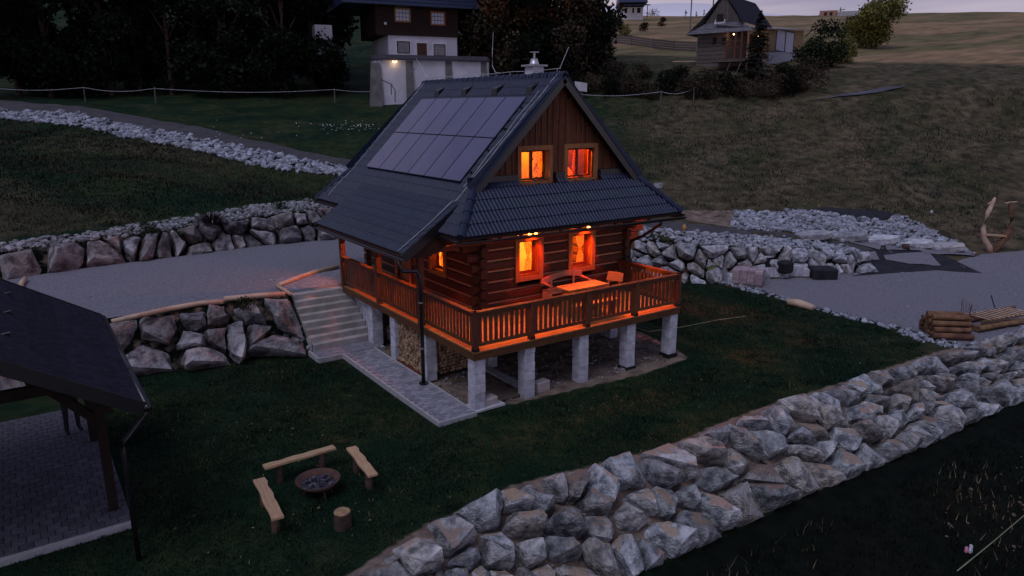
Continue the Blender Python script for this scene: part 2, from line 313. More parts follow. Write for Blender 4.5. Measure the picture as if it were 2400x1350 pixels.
BED = wl(at(1640,512,d=34.6),at(1720,496,d=35.4),at(1880,494,d=35.8),at(1945,499,d=35.6),at(2064,518,d=35),at(2108,504,d=35.8),at(2168,532,d=34.6),at(2240,568,d=33.6),at(2285,590,d=32.9))
PTS = []
for y_, row in (((400), ((1500,41),(1700,41.5),(1900,42),(2100,42),(2400,42),(2700,42))), ((300), ((1400,49),(1600,49),(1900,49),(2150,49),(2400,49),(2750,49)))):
    PTS += [at(px, y_, d=d) for px, d in row]
PTS += [at(1450,480,d=36), at(2400,500,d=37), at(2700,520,d=36.5), at(2250,500,d=37), at(2100,470,d=38), at(2400,555,d=34), at(2550,570,d=34)]
HP1 = wl(at(1400,244,d=54),at(1700,240,d=53),at(1900,236,d=52.5),at(2000,228,d=52),at(2120,211,d=52),at(2400,200,d=51),at(2800,190,d=50))
PTS += [at(px,py,d=d) for px,py,d in ((1400,205,58),(1500,150,62),(1400,130,70),(1640,158,59),(1800,168,58),(1960,165,59),(2200,165,59),(2450,150,60),(2900,140,62),
        (1500,104,86),(1620,118,80),(2000,95,92),(2200,100,90),(2400,96,90),(2700,90,92), (1600,70,120),(1500,62,125),(1950,62,120),(2200,62,115),(2400,60,118),
        (200,236,56),(500,236,57),(800,238,58),(900,236,58.5),(1150,236,58),(1250,215,60),
        (0,200,66),(400,195,68),(700,190,68),(1050,180,70),(1250,160,72),
        (0,90,90),(400,90,92),(800,80,95),(1200,70,98),(1380,78,100),(0,-40,150),(600,-40,150),(1200,20,160),(-400,200,70),(-900,180,80),(-600,60,120))]
HZ = wl(at(1300,30,d=190),at(1440,38,d=190),at(1520,36,d=190),at(1600,37,d=190),at(1850,35,d=185),at(2000,36,d=180),at(2150,29,d=180),at(2400,26,d=180),at(2800,22,d=185))
PTS += [(-14,0,0),(-14,6,0),(-10,3,0),(6,3,0),(12,0,0),(-13,12,1.4),(0,12,1.4),(8,12.5,1.4),(25,-3,.1),(27,0,.3),(34,-6,.9),(24,1.4,.15),
        at(2290,590,z=.5), at(2400,585,z=.62), at(2480,600,z=.7), (22,-1,.05), (3,24,3.3),(-3,24,3.5),(9,20,2.6),(13,12,1.55),(13,10.5,1.4),(11,22,3.4),(16,13,2.3),(14,25,4.5),
        (-10,-9,-1.9),(0,-9,-1.9),(10,-9.5,-1.7),(20,-10,-1.7),(35,-14,-1.5),(-10,-16,-2.9),(5,-18,-2.9),(25,-20,-2.8),
        (-120,-60,-8),(0,-90,-10),(120,-80,-6),(200,-40,5),(-120,20,4),(-40,10,1.5),(-40,-10,-1),(-60,90,22),(80,-20,3),(55,-12,1.5),
        (300,100,16),(330,260,10),(260,400,4),(60,420,20),(-160,300,30),(400,-60,4)]
_in = []; _ed = []
for L_ in LN:
    b0 = len(_in); _in += L_; _ed += [(b0+i, b0+i+1) for i in range(len(L_)-1)]
_in += PTS
_v, _e, _f, _ov, _, _ = delaunay_2d_cdt([Vector(p[:2]) for p in _in], _ed, [], 0, 1e-4)
_Z = []
for i, v in enumerate(_v):
    if _ov[i]: _Z.append(_in[_ov[i][0]][2])
    else:
        dd = sorted(((v.x-p[0])**2+(v.y-p[1])**2, p[2]) for p in _in)[:2]; _Z.append(sum(q[1] for q in dd)/2)
TV = np.array([(v.x, v.y, z) for v, z in zip(_v, _Z)]); TF = np.array([f for f in _f if len(f) == 3])
def H0(x, y):
    x = np.asarray(x, float); y = np.asarray(y, float); z = np.full(x.shape, -3.0); done = np.zeros(x.shape, bool)
    for a, b, c in TF:
        A, B, C = TV[a], TV[b], TV[c]
        m = (x >= min(A[0],B[0],C[0])-1e-6) & (x <= max(A[0],B[0],C[0])+1e-6) & (y >= min(A[1],B[1],C[1])-1e-6) & (y <= max(A[1],B[1],C[1])+1e-6) & ~done
        if not m.any(): continue
        den = (B[1]-C[1])*(A[0]-C[0])+(C[0]-B[0])*(A[1]-C[1])
        if abs(den) < 1e-9: continue
        xm, ym = x[m], y[m]
        u = ((B[1]-C[1])*(xm-C[0])+(C[0]-B[0])*(ym-C[1]))/den; v = ((C[1]-A[1])*(xm-C[0])+(A[0]-C[0])*(ym-C[1]))/den; ww = 1-u-v
        ok = (u >= -1e-6) & (v >= -1e-6) & (ww >= -1e-6); idx = np.flatnonzero(m.ravel())[ok.ravel()]
        z.ravel()[idx] = (u*A[2]+v*B[2]+ww*C[2])[ok]; done.ravel()[idx] = True
    return z
def sn(x, y, s=1.0):
    return (np.sin(x*1.3*s+1.7*np.sin(y*.9*s))+np.sin(y*1.7*s+2.1*np.sin(x*.7*s+1))+.5*np.sin((x+y)*3.1*s+2*np.sin(x*1.9*s)))/2.5
def hill(x, y):      # 0 in the yards, 1 on the rough slopes
    dc = np.hypot(x-CP[0], y-CP[1]); return np.clip((dc-36)/8, 0, 1)
def H(x, y):
    x = np.asarray(x, float); y = np.asarray(y, float); z = H0(x, y); hm = hill(x, y); m = hm > 0
    if m.any():
        dc = np.hypot(x-CP[0], y-CP[1]); r = np.clip((dc-36)*.09, 0, 5.)[m]; xm, ym = x[m], y[m]; acc = z[m].copy()
        for k in range(6): acc += H0(xm+r*math.cos(k*1.047), ym+r*math.sin(k*1.047))
        z = z.copy(); z[m] = acc/7 + hm[m]*(.10*sn(xm, ym, .5)+.05*sn(xm, ym, 1.6))
    lo = np.clip((-5.8-y)/1.5, 0, 1); z = z + lo*.07*sn(x, y, 1.4)
    return z
def h1(x, y): return float(H(np.array([x]), np.array([y]))[0])
_T = np.concatenate([np.arange(8, 60, .1), np.arange(60, 400, .5)])
def on(px, py, up=0):
    r = ray(px, py); P = CP[None]+_T[:, None]*r[None]; hh = H(P[:, 0], P[:, 1])+up
    k = np.flatnonzero(P[:, 2] < hh)
    if not len(k): return at(px, py, d=180)
    i = k[0]
    if i == 0: return tuple(P[0])
    a0 = P[i-1, 2]-hh[i-1]; a1 = P[i, 2]-hh[i]; f = a0/(a0-a1); p = P[i-1]+(P[i]-P[i-1])*f
    return (float(p[0]), float(p[1]), float(p[2]-up))
# ------------------------------------------------------------------ ground sheet
def axis(lo, a, b, hi, st):
    mid = list(np.arange(a, b+1e-6, st)); L_ = [a]; s = st
    while L_[-1] > lo: s *= 1.07; L_.append(L_[-1]-s)
    R_ = [mid[-1]]; s = st
    while R_[-1] < hi: s *= 1.055; R_.append(R_[-1]+s)
    return np.array(L_[:0:-1]+mid+R_[1:])
gx = axis(-150, -12, 33, 420, .18); gy = axis(-80, -7, 22, 420, .17)
GX, GY = np.meshgrid(gx, gy); GZ = H(GX.ravel(), GY.ravel()).reshape(GX.shape)
ny_, nx_ = GX.shape
idx = np.arange(nx_*ny_).reshape(ny_, nx_)
GF = np.stack([idx[:-1,:-1].ravel(), idx[:-1,1:].ravel(), idx[1:,1:].ravel(), idx[1:,:-1].ravel()], 1)
X, Y, Z = GX.ravel(), GY.ravel(), GZ.ravel()
def inpoly(x, y, P):
    c = np.zeros(x.shape, bool); n = len(P)
    for i in range(n):
        x0, y0 = P[i][0], P[i][1]; x1, y1 = P[(i+1) % n][0], P[(i+1) % n][1]
        if y0 == y1: continue
        c ^= ((y0 > y) != (y1 > y)) & (x < (x1-x0)*(y-y0)/(y1-y0)+x0)
    return c
def segd(x, y, L_):
    d = np.full(x.shape, 1e9)
    for a, b in zip(L_[:-1], L_[1:]):
        ax, ay = a[0], a[1]; dx, dy = b[0]-ax, b[1]-ay; t = np.clip(((x-ax)*dx+(y-ay)*dy)/(dx*dx+dy*dy+1e-9), 0, 1)
        d = np.minimum(d, np.hypot(x-ax-t*dx, y-ay-t*dy))
    return d
def strip(a, b): return list(a)+list(b)[::-1]
W4P, W1P, W3P, W2P = strip(W4_base, W4_top), strip(W1_base, W1_top), strip(W3_base, W3_top), strip(W2_base, W2_top)
UNDER = [(-.2,.45),(1.2,.1),(3,-.1),(5,-.3),(6.9,-.15),(7.3,.8),(7.5,2.2),(7.5,3.2),(7.5,8.4),(.3,8.2),(.2,6)]
sl = [on(px,py) for px,py in ((1592,492),(1720,494),(1716,534),(1600,514))]
def soilmask(x, y):
    d = np.zeros(x.shape)
    for P_, L1, L2, r in ((W4P, W4_base, W4_top, .42), (W1P, W1_base, W1_top, .3), (W3P, W3_base, W3_top, .3), (W2P, W2_base, W2_top, .35)):
        inside = inpoly(x, y, P_); dd = np.minimum(segd(x, y, L1)*1.4, segd(x, y, L2)); v = np.clip(1-dd/r, 0, 1); v[inside] = 1; d = np.maximum(d, v)
    u = inpoly(x, y, UNDER); d = np.maximum(d, np.where(u, 1, np.clip(.75-segd(x, y, UNDER+UNDER[:1])/.5, 0, 1)))
    d = np.maximum(d, inpoly(x, y, sl)*.9)
    low = np.clip((-6.4-y)/3, 0, 1)*np.clip((x-1)/6, 0, 1); d = np.maximum(d, low*np.clip(.62*sn(x, y, .8)+.08, 0, .62))
    return d
dirt = soilmask(X, Y)
gap_shade = np.zeros(X.shape)  # mask that paints shade into the ground between the boulders of three walls
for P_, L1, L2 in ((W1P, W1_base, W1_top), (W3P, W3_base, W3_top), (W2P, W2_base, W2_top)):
    gap_shade = np.maximum(gap_shade, np.where(inpoly(X, Y, P_), 1, np.clip(1-np.minimum(segd(X, Y, L1), segd(X, Y, L2))/.3, 0, 1)))
dirt = dirt*(1-gap_shade*.55)
dcam = np.hypot(X-CP[0], Y-CP[1]); ang = np.degrees(np.arctan2(Y-CP[1], X-CP[0]))    # bearing splits the hay hillside (east) from the lawn bank (north)
east = np.clip((50-ang)/10, 0, 1)
dry = np.clip((dcam-27)/6, 0, 1)*(.20+.62*east)+.14*np.clip(sn(X, Y, .33), -1, 1)*np.clip((dcam-24)/4, 0, 1)
dry = np.where(Y < -5.4, .05+.2*sn(X, Y, .7), dry)
lb = inpoly(X, Y, strip(W2_peb, R_lo)); dry = np.where(lb, .34+.28*sn(X, Y, .25), dry)
dry = np.where((Y > -5) & (dcam < 26), np.clip(.10+.16*sn(X, Y, .5)+.22*np.clip((X-5)/6, 0, 1), 0, 1), dry)
field = np.clip((dcam-66+5*sn(X, Y, .12)+2*sn(X, Y, .5))/16, 0, 1)*np.clip((58-ang)/6, 0, 1)
GM = bpy.data.materials.new('grass_ground'); GM.use_nodes = True; t = GM.node_tree; b = t.nodes['Principled BSDF']; n, l = t.nodes.new, t.links.new
b.inputs['Roughness'].default_value = .95; b.inputs['Specular IOR Level'].default_value = .1
ge = n('ShaderNodeNewGeometry')
def noise(s, d=8, st=None):
    z = n('ShaderNodeTexNoise'); z.inputs['Scale'].default_value = s; z.inputs['Detail'].default_value = d
    if st: mp = n('ShaderNodeMapping'); mp.inputs['Scale'].default_value = st; mp.inputs['Rotation'].default_value = (0, 0, .5); l(ge.outputs['Position'], mp.inputs[0]); l(mp.outputs[0], z.inputs[0])
    else: l(ge.outputs['Position'], z.inputs[0])
    return z.outputs[0]
def ramp(x, c0, c1, p0=.35, p1=.65):
    r = n('ShaderNodeValToRGB'); r.color_ramp.elements[0].position = p0; r.color_ramp.elements[1].position = p1
    r.color_ramp.elements[0].color = (*c0, 1); r.color_ramp.elements[1].color = (*c1, 1); l(x, r.inputs[0]); return r.outputs[0]
def mixc(f, a, c):
    m = n('ShaderNodeMixRGB'); l(f, m.inputs[0]); l(a, m.inputs[1]); l(c, m.inputs[2]); return m.outputs[0]
def edge(attr, s, amp, lo=.45, hi=.6):
    a = n('ShaderNodeAttribute'); a.attribute_name = attr; q = n('ShaderNodeMath'); q.operation = 'MULTIPLY_ADD'
    l(noise(s), q.inputs[0]); q.inputs[1].default_value = amp; l(a.outputs['Fac'], q.inputs[2])
    r = n('ShaderNodeMapRange'); r.inputs[1].default_value = lo+amp*.5; r.inputs[2].default_value = hi+amp*.5; l(q.outputs[0], r.inputs[0]); return r.outputs[0]
green = mixc(ramp(noise(.35, 5), (0,0,0), (1,1,1), .4, .62), ramp(noise(1.8, 9), (.0035,.013,.006), (.007,.025,.011)), ramp(noise(2.2, 9), (.010,.022,.008), (.034,.044,.016)))
dryc = mixc(ramp(noise(.22, 6, (1, 2.6, 1)), (0,0,0), (1,1,1), .22, .78), ramp(noise(1.6, 9), (.038,.029,.022), (.17,.125,.08)), ramp(noise(1.1, 9), (.010,.017,.007), (.050,.054,.022)))
soil = ramp(noise(2.4, 10), (.08,.058,.048), (.28,.21,.165), .3, .7)
fieldc = mixc(ramp(noise(.03, 4, (1, 5, 1)), (0,0,0), (1,1,1), .44, .56), ramp(noise(.25, 9, (1, 4, 1)), (.20,.125,.070), (.34,.225,.125)), ramp(noise(.2, 9, (1, 4, 1)), (.10,.085,.040), (.19,.155,.075)))
c = mixc(edge('dry', 1.1, .55, .25, .75), green, dryc)
c = mixc(edge('field', .15, .25, .4, .6), c, fieldc)
c = mixc(edge('dark', 2., .3, .4, .7), c, ramp(noise(2.5, 9), (.0015,.003,.002), (.005,.008,.005)))  # paints the dim lower slope and the shaded boulder gaps darker
c = mixc(edge('dirt', 3.2, .7, .45, .62), c, soil)
l(c, b.inputs['Base Color'])
bu = n('ShaderNodeBump'); bu.inputs['Distance'].default_value = .08; bu.inputs['Strength'].default_value = .9; l(noise(9, 8), bu.inputs['Height']); l(bu.outputs[0], b.inputs['Normal'])
bigmesh('ground', np.stack([X, Y, Z], 1), GF, GM, smooth=True, attrs={'dirt': dirt, 'dry': np.clip(dry, 0, 1), 'field': field, 'dark': np.maximum(np.clip((-5.0-Y)/.6, 0, 1), gap_shade)}, kind='structure')
# distant mountain, kilometres beyond the fields
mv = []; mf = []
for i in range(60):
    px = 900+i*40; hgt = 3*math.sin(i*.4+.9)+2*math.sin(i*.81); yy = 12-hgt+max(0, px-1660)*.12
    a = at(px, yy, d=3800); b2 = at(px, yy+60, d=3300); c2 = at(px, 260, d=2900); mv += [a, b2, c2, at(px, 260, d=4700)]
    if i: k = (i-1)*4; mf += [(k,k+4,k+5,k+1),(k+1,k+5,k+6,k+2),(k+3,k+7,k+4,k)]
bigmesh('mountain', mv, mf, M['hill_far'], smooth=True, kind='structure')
# ------------------------------------------------------------------ draped sheets (yards, road, mats)
def drape(name, poly, m, up=.02, res=.3, thick=0, **k):
    P_ = [(p[0], p[1]) for p in poly]; xs = [p[0] for p in P_]; ys = [p[1] for p in P_]
    pts = []; ed = []
    for i in range(len(P_)):
        a, b_ = Vector(P_[i]), Vector(P_[(i+1) % len(P_)]); q = max(1, int((b_-a).length/res))
        for j in range(q):
            pt = a.lerp(b_, j/q); pts.append(pt)
    nb = len(pts); ed = [(i, (i+1) % nb) for i in range(nb)]
    g = np.array([(x, y) for x in np.arange(min(xs), max(xs), res) for y in np.arange(min(ys), max(ys), res)])
    g = g[inpoly(g[:, 0], g[:, 1], P_)]; g = g[segd(g[:, 0], g[:, 1], P_+P_[:1]) > res*.4]
    pts += [Vector(q) for q in g]
    v, e, f, _, _, _ = delaunay_2d_cdt(pts, ed, [], 1, 1e-4)
    vv = np.array([(q.x, q.y) for q in v]); z = H(vv[:, 0], vv[:, 1])+up
    tri = [x for x in f if len(x) == 3]
    return bigmesh(name, np.column_stack([vv, z]), np.array(tri), m, smooth=True, **k)
YL = [(-16,8.75),(-6.3,8.35),(-1.62,8.15),(-1.6,10.4),(.9,10.4),(1.0,9.0),(9.3,10.1),(13.5,10.2),(13.6,11.6),(12.2,14.9),(7,16.3),(3.2,16.2),(-.15,16.5),(-3,16.15),(-6,15.9),(-8.9,15.35),(-16,14.8)]
drape('upper_gravel_yard', YL, M['gravel'], .025, .5, kind='structure')
e_in = [at(px,py,z=.03) for px,py in ((1684,658),(1752,672),(1848,703),(1925,726),(2080,760),(2200,793),(2262,812),(2330,800),(2420,765),(2560,715))]
YR = e_in+[(33,-3.5),at(2560,606,z=.8),at(2480,606,z=.5),at(2400,594,z=.5),at(2300,604,z=.3),(24.5,1.0),(22.0,2.3),(18.9,3.35),(15.1,4.65),(14.4,5.3)]
drape('lower_gravel_yard', YR, M['gravel'], .02, .5, kind='structure')
drape('gravel_road', strip(R_n, R_f), M['asphalt'], .05, .6, kind='structure')
drape('gravel_road', strip(Rn2, Rf2), M['asphalt'], .03, .4, kind='structure')
drape('hill_path', [on(px,py) for px,py in ((1900,238),(2010,226),(2090,213),(2125,205),(2105,206),(2040,215),(1970,226))], mat('path_gravel',(.10,.10,.12),(.06,.06,.075),1,.9), .10, .6, kind='structure')
tag(drape('landscape_fabric', [on(px,py) for px,py in ((2032,604),(2040,640),(1992,650),(2190,636),(2302,643),(2235,612),(2192,590),(2080,584),(2030,590))], M['fabric'], .035, .3), 'black weed fabric sheet lying between the road and the right gravel yard', 'ground fabric')
tag(drape('landscape_fabric', [on(px,py) for px,py in ((1890,493),(1945,488),(2040,494),(2106,505),(2066,519),(1990,512),(1940,500))], M['fabric'], .04, .3), 'dark fabric edge showing above the white stone bed on the slope', 'ground fabric')
for pl in (((2070,602),(2175,594),(2205,626),(2130,622),(2075,612)), ((1930,594),(2050,592),(2060,612),(1960,606))):
    drape('gravel_patch', [on(*q) for q in pl], M['gravel'], .06, .25, kind='structure')
for pl in (((1985,558),(2070,572),(2060,590),(1990,572)), ((2070,574),(2160,578),(2178,592),(2078,590)), ((2140,586),(2270,596),(2285,604),(2170,598))):
    drape('gravel_patch', [on(*q) for q in pl], M['gravel'], .075, .25, kind='structure')
# ------------------------------------------------------------------ loose stones
_ico = bmesh.new(); bmesh.ops.create_icosphere(_ico, subdivisions=1, radius=1); _ico.verts.ensure_lookup_table()
IV = np.array([v.co[:] for v in _ico.verts]); IF = np.array([[v.index for v in f.verts] for f in _ico.faces]); _ico.free()
def stones(name, pts, size, m, squash=.62, **k):
    """many small stones as one mesh; pts (n,3), size (n,)"""
    n_ = len(pts); V = []; kk = len(IV)
    A = nr.uniform(0, 6.28, n_); B = nr.normal(0, .35, n_); sc3 = np.stack([size*nr.uniform(.8,1.5,n_), size*nr.uniform(.7,1.1,n_), size*nr.uniform(squash*.8,squash*1.2,n_)], 1)
    base = IV[None]*(1+nr.normal(0, .13, (n_, kk, 1))); v = base*sc3[:, None]
    ca, sa, cb, sb = np.cos(A)[:, None], np.sin(A)[:, None], np.cos(B)[:, None], np.sin(B)[:, None]
    x, y, z = v[..., 0], v[..., 1], v[..., 2]; x, z = x*cb-z*sb, x*sb+z*cb; x, y = x*ca-y*sa, x*sa+y*ca
    V = np.stack([x, y, z], 2)+np.asarray(pts)[:, None]; F = IF[None]+(np.arange(n_)*kk)[:, None, None]
    return bigmesh(name, V.reshape(-1, 3), F.reshape(-1, 3), m, **k)
def bed(name, poly, dens, s0, s1, m, lift=.35, **k):
    P_ = [(p[0], p[1]) for p in poly]; A_ = np.array(P_); lo, hi = A_.min(0), A_.max(0)
    n_ = int(dens*(hi-lo).prod()); q = nr.uniform(lo, hi, (n_, 2)); q = q[inpoly(q[:, 0], q[:, 1], P_)]
    q = q+nr.normal(0, .05, q.shape); s = s0+(s1-s0)*nr.random(len(q))**2.2
    z = H(q[:, 0], q[:, 1])+s*lift*nr.uniform(.2, 1.6, len(q))
    return stones(name, np.column_stack([q, z]), s, m, kind='stuff', **k)
bed('pebble_bank', strip([(a[0], a[1]) for a in R_lo], [(a[0], a[1]) for a in R_n]), 34, .09, .24, M['pebble'], label='band of pale stones on the bank below the upper road', cat='stones')
bed('pebble_bank', strip(W2_top, [(a[0]*.3+b_[0]*.7, a[1]*.28+b_[1]*.72) for a, b_ in zip(W2_top, W2_peb)]), 60, .06, .16, M['pebble_dark'], label='loose grey cobbles on top of the boulder wall at the upper yard', cat='stones')
bed('pebble_bank', [(9.6,9.9),(14.1,9.7),(14.3,6.5),(15.4,5.45),(18.1,4.6),(19.9,3.9),(21.5,3.2)]+[(a[0], a[1]) for a in Rn2[::-1]]+[(12,11),(9.8,10.4)], 50, .06, .17, M['pebble'], label='pale rubble between the road and the right boulder wall', cat='stones')
bedp = [on(px,py) for px,py in ((1716,536),(1720,499),(1880,497),(1945,503),(2064,521),(2108,507),(2168,535),(2240,571),(2280,596),(2200,590),(2080,578),(1988,567),(1840,544))]
bed('pebble_bank', bedp, 60, .08, .19, M['pebble'], label='bed of white stones on the slope above the road on the right', cat='stones')
rimO = [on(px,py) for px,py in ((1676,662),(1740,680),(1840,707),(1912,731),(2064,764),(2160,803),(2256,828),(2330,812),(2420,790),(2560,760))]
bed('pebble_edge', strip(e_in, [(p[0], p[1]) for p in rimO]), 70, .05, .12, M['pebble'], label='line of white cobbles edging the right gravel yard', cat='stones')
bed('pebble_edge', [on(px,py) for px,py in ((2262,826),(2330,800),(2420,765),(2560,730),(2560,790),(2400,800),(2300,826))], 55, .06, .15, M['pebble'], label='broad rubble edge at the corner of the right gravel yard', cat='stones')
bed('pebble_heap', [on(px,py) for px,py in ((640,800),(700,752),(735,822),(700,838),(640,828))], 60, .06, .15, M['pebble_dark'], label='small heap of round stones at the foot of the concrete stairs', cat='stones')
bed('rubble', [(-.0,.3),(1.2,.15),(3.4,.2),(5,-.1),(6.8,-.1),(7.2,.8),(7.2,2.8),(3,3),(.2,2.4)], 28, .015, .06, M['pebble_dark'], label='crushed stone scattered under the raised deck', cat='rubble')
bed('rubble', [(6,-7.2),(15,-7),(16,-9.5),(8,-10)], 4, .02, .06, M['soil'], label='stones scattered on the dark slope below the lawn', cat='rubble')
bed('rubble', [on(px,py) for px,py in ((2350,1150),(2400,1140),(2430,1210),(2370,1215))], 16, .03, .08, M['soil'], label='small stone heap at the right edge of the lower slope', cat='rubble')
bed('loose_gravel', YL, 7, .012, .04, M['pebble_dark'], label='loose chippings strewn over the upper gravel yard', cat='gravel')
bed('loose_gravel', YR, 6, .012, .05, M['pebble_dark'], label='loose chippings strewn over the right gravel yard', cat='gravel')
# ------------------------------------------------------------------ dry stone boulder walls: boulders fitted cell by cell
def lerp3(L_, f):
    n_ = len(L_)-1; i = min(int(f*n_), n_-1); g = f*n_-i; return Vector(L_[i]).lerp(Vector(L_[i+1]), g)
def clip_half(P_, a, b_, c_):
    o = []
    for i in range(len(P_)):
        p, q = P_[i], P_[(i+1) % len(P_)]; dp = a*p[0]+b_*p[1]-c_; dq = a*q[0]+b_*q[1]-c_
        if dp <= 0: o.append(p)
        if dp*dq < 0: t_ = dp/(dp-dq); o.append((p[0]+(q[0]-p[0])*t_, p[1]+(q[1]-p[1])*t_))
    return o
def arclen(L_):
    s = [0]
    for a, b_ in zip(L_[:-1], L_[1:]): s.append(s[-1]+(Vector(a)-Vector(b_)).length)
    return s
def boulder_wall(name, label, base, top, rows, size, m, out=.30, gap=.9, seed=1, s0=0, s1=None, crest=.12, seeds=None):
    def resamp(L_, q=48):
        sa = arclen(L_); o_ = []
        for i in range(q+1):
            t_ = sa[-1]*i/q; k = min(max(j for j in range(len(sa)) if sa[j] <= t_+1e-6), len(sa)-2); o_.append(tuple(Vector(L_[k]).lerp(Vector(L_[k+1]), (t_-sa[k])/(sa[k+1]-sa[k]))))
        return o_
    base = resamp(base); top = resamp(top)
    R_ = random.Random(seed); sb = arclen(base); S = sb[-1]; s1 = s1 or S
    def surf(s, t_):
        s = min(max(s, 0), S)
        k = max(i for i in range(len(sb)) if sb[i] <= s+1e-6); k = min(k, len(sb)-2); f = (s-sb[k])/(sb[k+1]-sb[k])
        a = Vector(base[k]).lerp(Vector(base[k+1]), f); b_ = Vector(top[k]).lerp(Vector(top[k+1]), f); return a.lerp(b_, t_), a, b_
    hgt = max((Vector(a)-Vector(b_)).length for a, b_ in zip(base, top))
    sd = []
    for r in range(rows):
        s = s0+R_.uniform(0, size)
        while s < s1:
            _, a, b_ = surf(s, 0); hh = (a-b_).length; nr_ = max(1, round(rows*hh/hgt))
            if r < nr_: sd.append((s, (r+.5+R_.uniform(-.46,.46))/nr_*hh))
            s += size*R_.choice((.45,.65,.9,1.2,1.7,2.0))*R_.uniform(.85,1.15)
    root = thing(name, label, 'rock wall', loc=tuple(base[len(base)//2]), world=True)
    for i, (s, tt) in enumerate(sd):
        _, a, b_ = surf(s, 0); hh = (a-b_).length+crest*R_.uniform(.2,1.4); u0, u1 = max(s-size*1.3, s0-.05), min(s+size*1.3, s1+.0); P_ = [(u0, -.25), (u1, -.25), (u1, hh), (u0, hh)]
        for j, (s2, t2) in enumerate(sd):
            if j != i and abs(s2-s) < size*3:
                dx, dy = s2-s, t2-tt; P_ = clip_half(P_, dx, dy, dx*(s+s2)/2+dy*(tt+t2)/2)
                if len(P_) < 3: break
        if len(P_) < 3: continue
        cx, cy = sum(p[0] for p in P_)/len(P_), sum(p[1] for p in P_)/len(P_)
        w_ = max(abs(p[0]-cx) for p in P_); h_ = max(abs(p[1]-cy) for p in P_)
        P2 = []
        for k in range(len(P_)):          # chop the corners so the joints open
            p, q = P_[k], P_[(k+1) % len(P_)]; L2 = math.hypot(p[0]-q[0], p[1]-q[1])
            if L2 < .05: continue
            for f in ((R_.uniform(.0,.28), R_.uniform(.75,1.)) if L2 > size*.4 else (.5,)): P2.append((p[0]+(q[0]-p[0])*(f+R_.uniform(-.07,.07)), p[1]+(q[1]-p[1])*(f+R_.uniform(-.07,.07))))
        if len(P2) < 3: continue
        sc_, aa, bb = surf(min(max(cx, 0), S-.01), 0); up_ = (bb-aa).normalized(); _, a2, _b = surf(min(max(cx+.1, 0), S-.005), 0); al = (a2-aa)
        if al.length < 1e-4: _, a3, _b = surf(cx-.1, 0); al = aa-a3
        al.normalize(); nrm = al.cross(up_).normalized()
        if nrm.dot(Vector(CAMP)-aa) < 0: nrm = -nrm
        sh = R_.uniform(gap-.07, gap+.03); prd = out*R_.uniform(.6,1.25)*min(1.3, (w_+h_)/size*.9); tx, ty = R_.uniform(-.35,.35), R_.uniform(-.15,.45)
        pts = []
        def W(u, v, d): return aa + al*(u-cx) + up_*v + nrm*d
        for lv, s_, d_ in ((0, .9, -.18), (1, 1., .04), (2, .93, prd*.55), (3, R_.uniform(.5,.66), prd)):
            for (u, v) in P2:
                if (lv == 3 and R_.random() < .45) or (lv in (1, 2) and R_.random() < .3): continue
                uu, vv = cx+(u-cx)*s_*sh, cy+(v-cy)*s_*sh; tl = (tx*(u-cx)-ty*(v-cy))*(.8 if lv >= 2 else 0)
                pts.append(W(uu+R_.gauss(0,.03*size), vv+R_.gauss(0,.03*size), d_+tl+R_.gauss(0,.09*size)*(lv > 0)))
        cen = W(cx, cy, 0)
        bm = bmesh.new()
        for p in pts: bm.verts.new(p-cen)
        r_ = bmesh.ops.convex_hull(bm, input=bm.verts); 
        bmesh.ops.delete(bm, geom=list({g for g in r_['geom_interior']+r_['geom_unused'] if isinstance(g, bmesh.types.BMVert)}), context='VERTS')
        bmesh.ops.dissolve_limit(bm, angle_limit=.12, verts=bm.verts, edges=bm.edges); bmesh.ops.triangulate(bm, faces=bm.faces)
        bmesh.ops.subdivide_edges(bm, edges=bm.edges[:], cuts=2, use_grid_fill=True); bmesh.ops.recalc_face_normals(bm, faces=bm.faces); bm.normal_update()
        for v in bm.verts:
            q_ = v.co*(3.2/size*.5)+Vector((i*3.1, i*1.7, 0)); v.co += v.normal*(mnoise.noise(q_)*.085*size+mnoise.noise(q_*3.1)*.04*size)
        me = bpy.data.meshes.new('boulder'); bm.to_mesh(me); bm.free(); me.materials.append(m)
        o = bpy.data.objects.new('boulder', me); COL.objects.link(o); o.parent = root; o.location = cen-OFF[root.name]
    return root
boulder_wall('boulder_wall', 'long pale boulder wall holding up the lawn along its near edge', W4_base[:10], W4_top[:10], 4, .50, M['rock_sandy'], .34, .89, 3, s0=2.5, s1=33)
bed('wall_fill', [(a[0], a[1]) for a in W4P if -6 < a[0] < 20], 16, .03, .11, mat('fill_stone', (.26,.25,.24), (.12,.105,.09), 9, .9, .5, 20, island=.4), label='small stones and soil packed between the pale wall boulders', cat='stones')
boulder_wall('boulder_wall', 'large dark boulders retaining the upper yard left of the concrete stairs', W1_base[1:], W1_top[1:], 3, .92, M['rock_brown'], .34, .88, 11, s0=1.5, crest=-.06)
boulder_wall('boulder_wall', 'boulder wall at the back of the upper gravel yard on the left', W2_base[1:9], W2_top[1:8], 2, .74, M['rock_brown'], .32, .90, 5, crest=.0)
boulder_wall('boulder_wall', 'grey boulder wall behind the paving pallets right of the cottage', W3_base, W3_top, 3, .52, M['rock'], .26, .88, 8, s0=1.0)
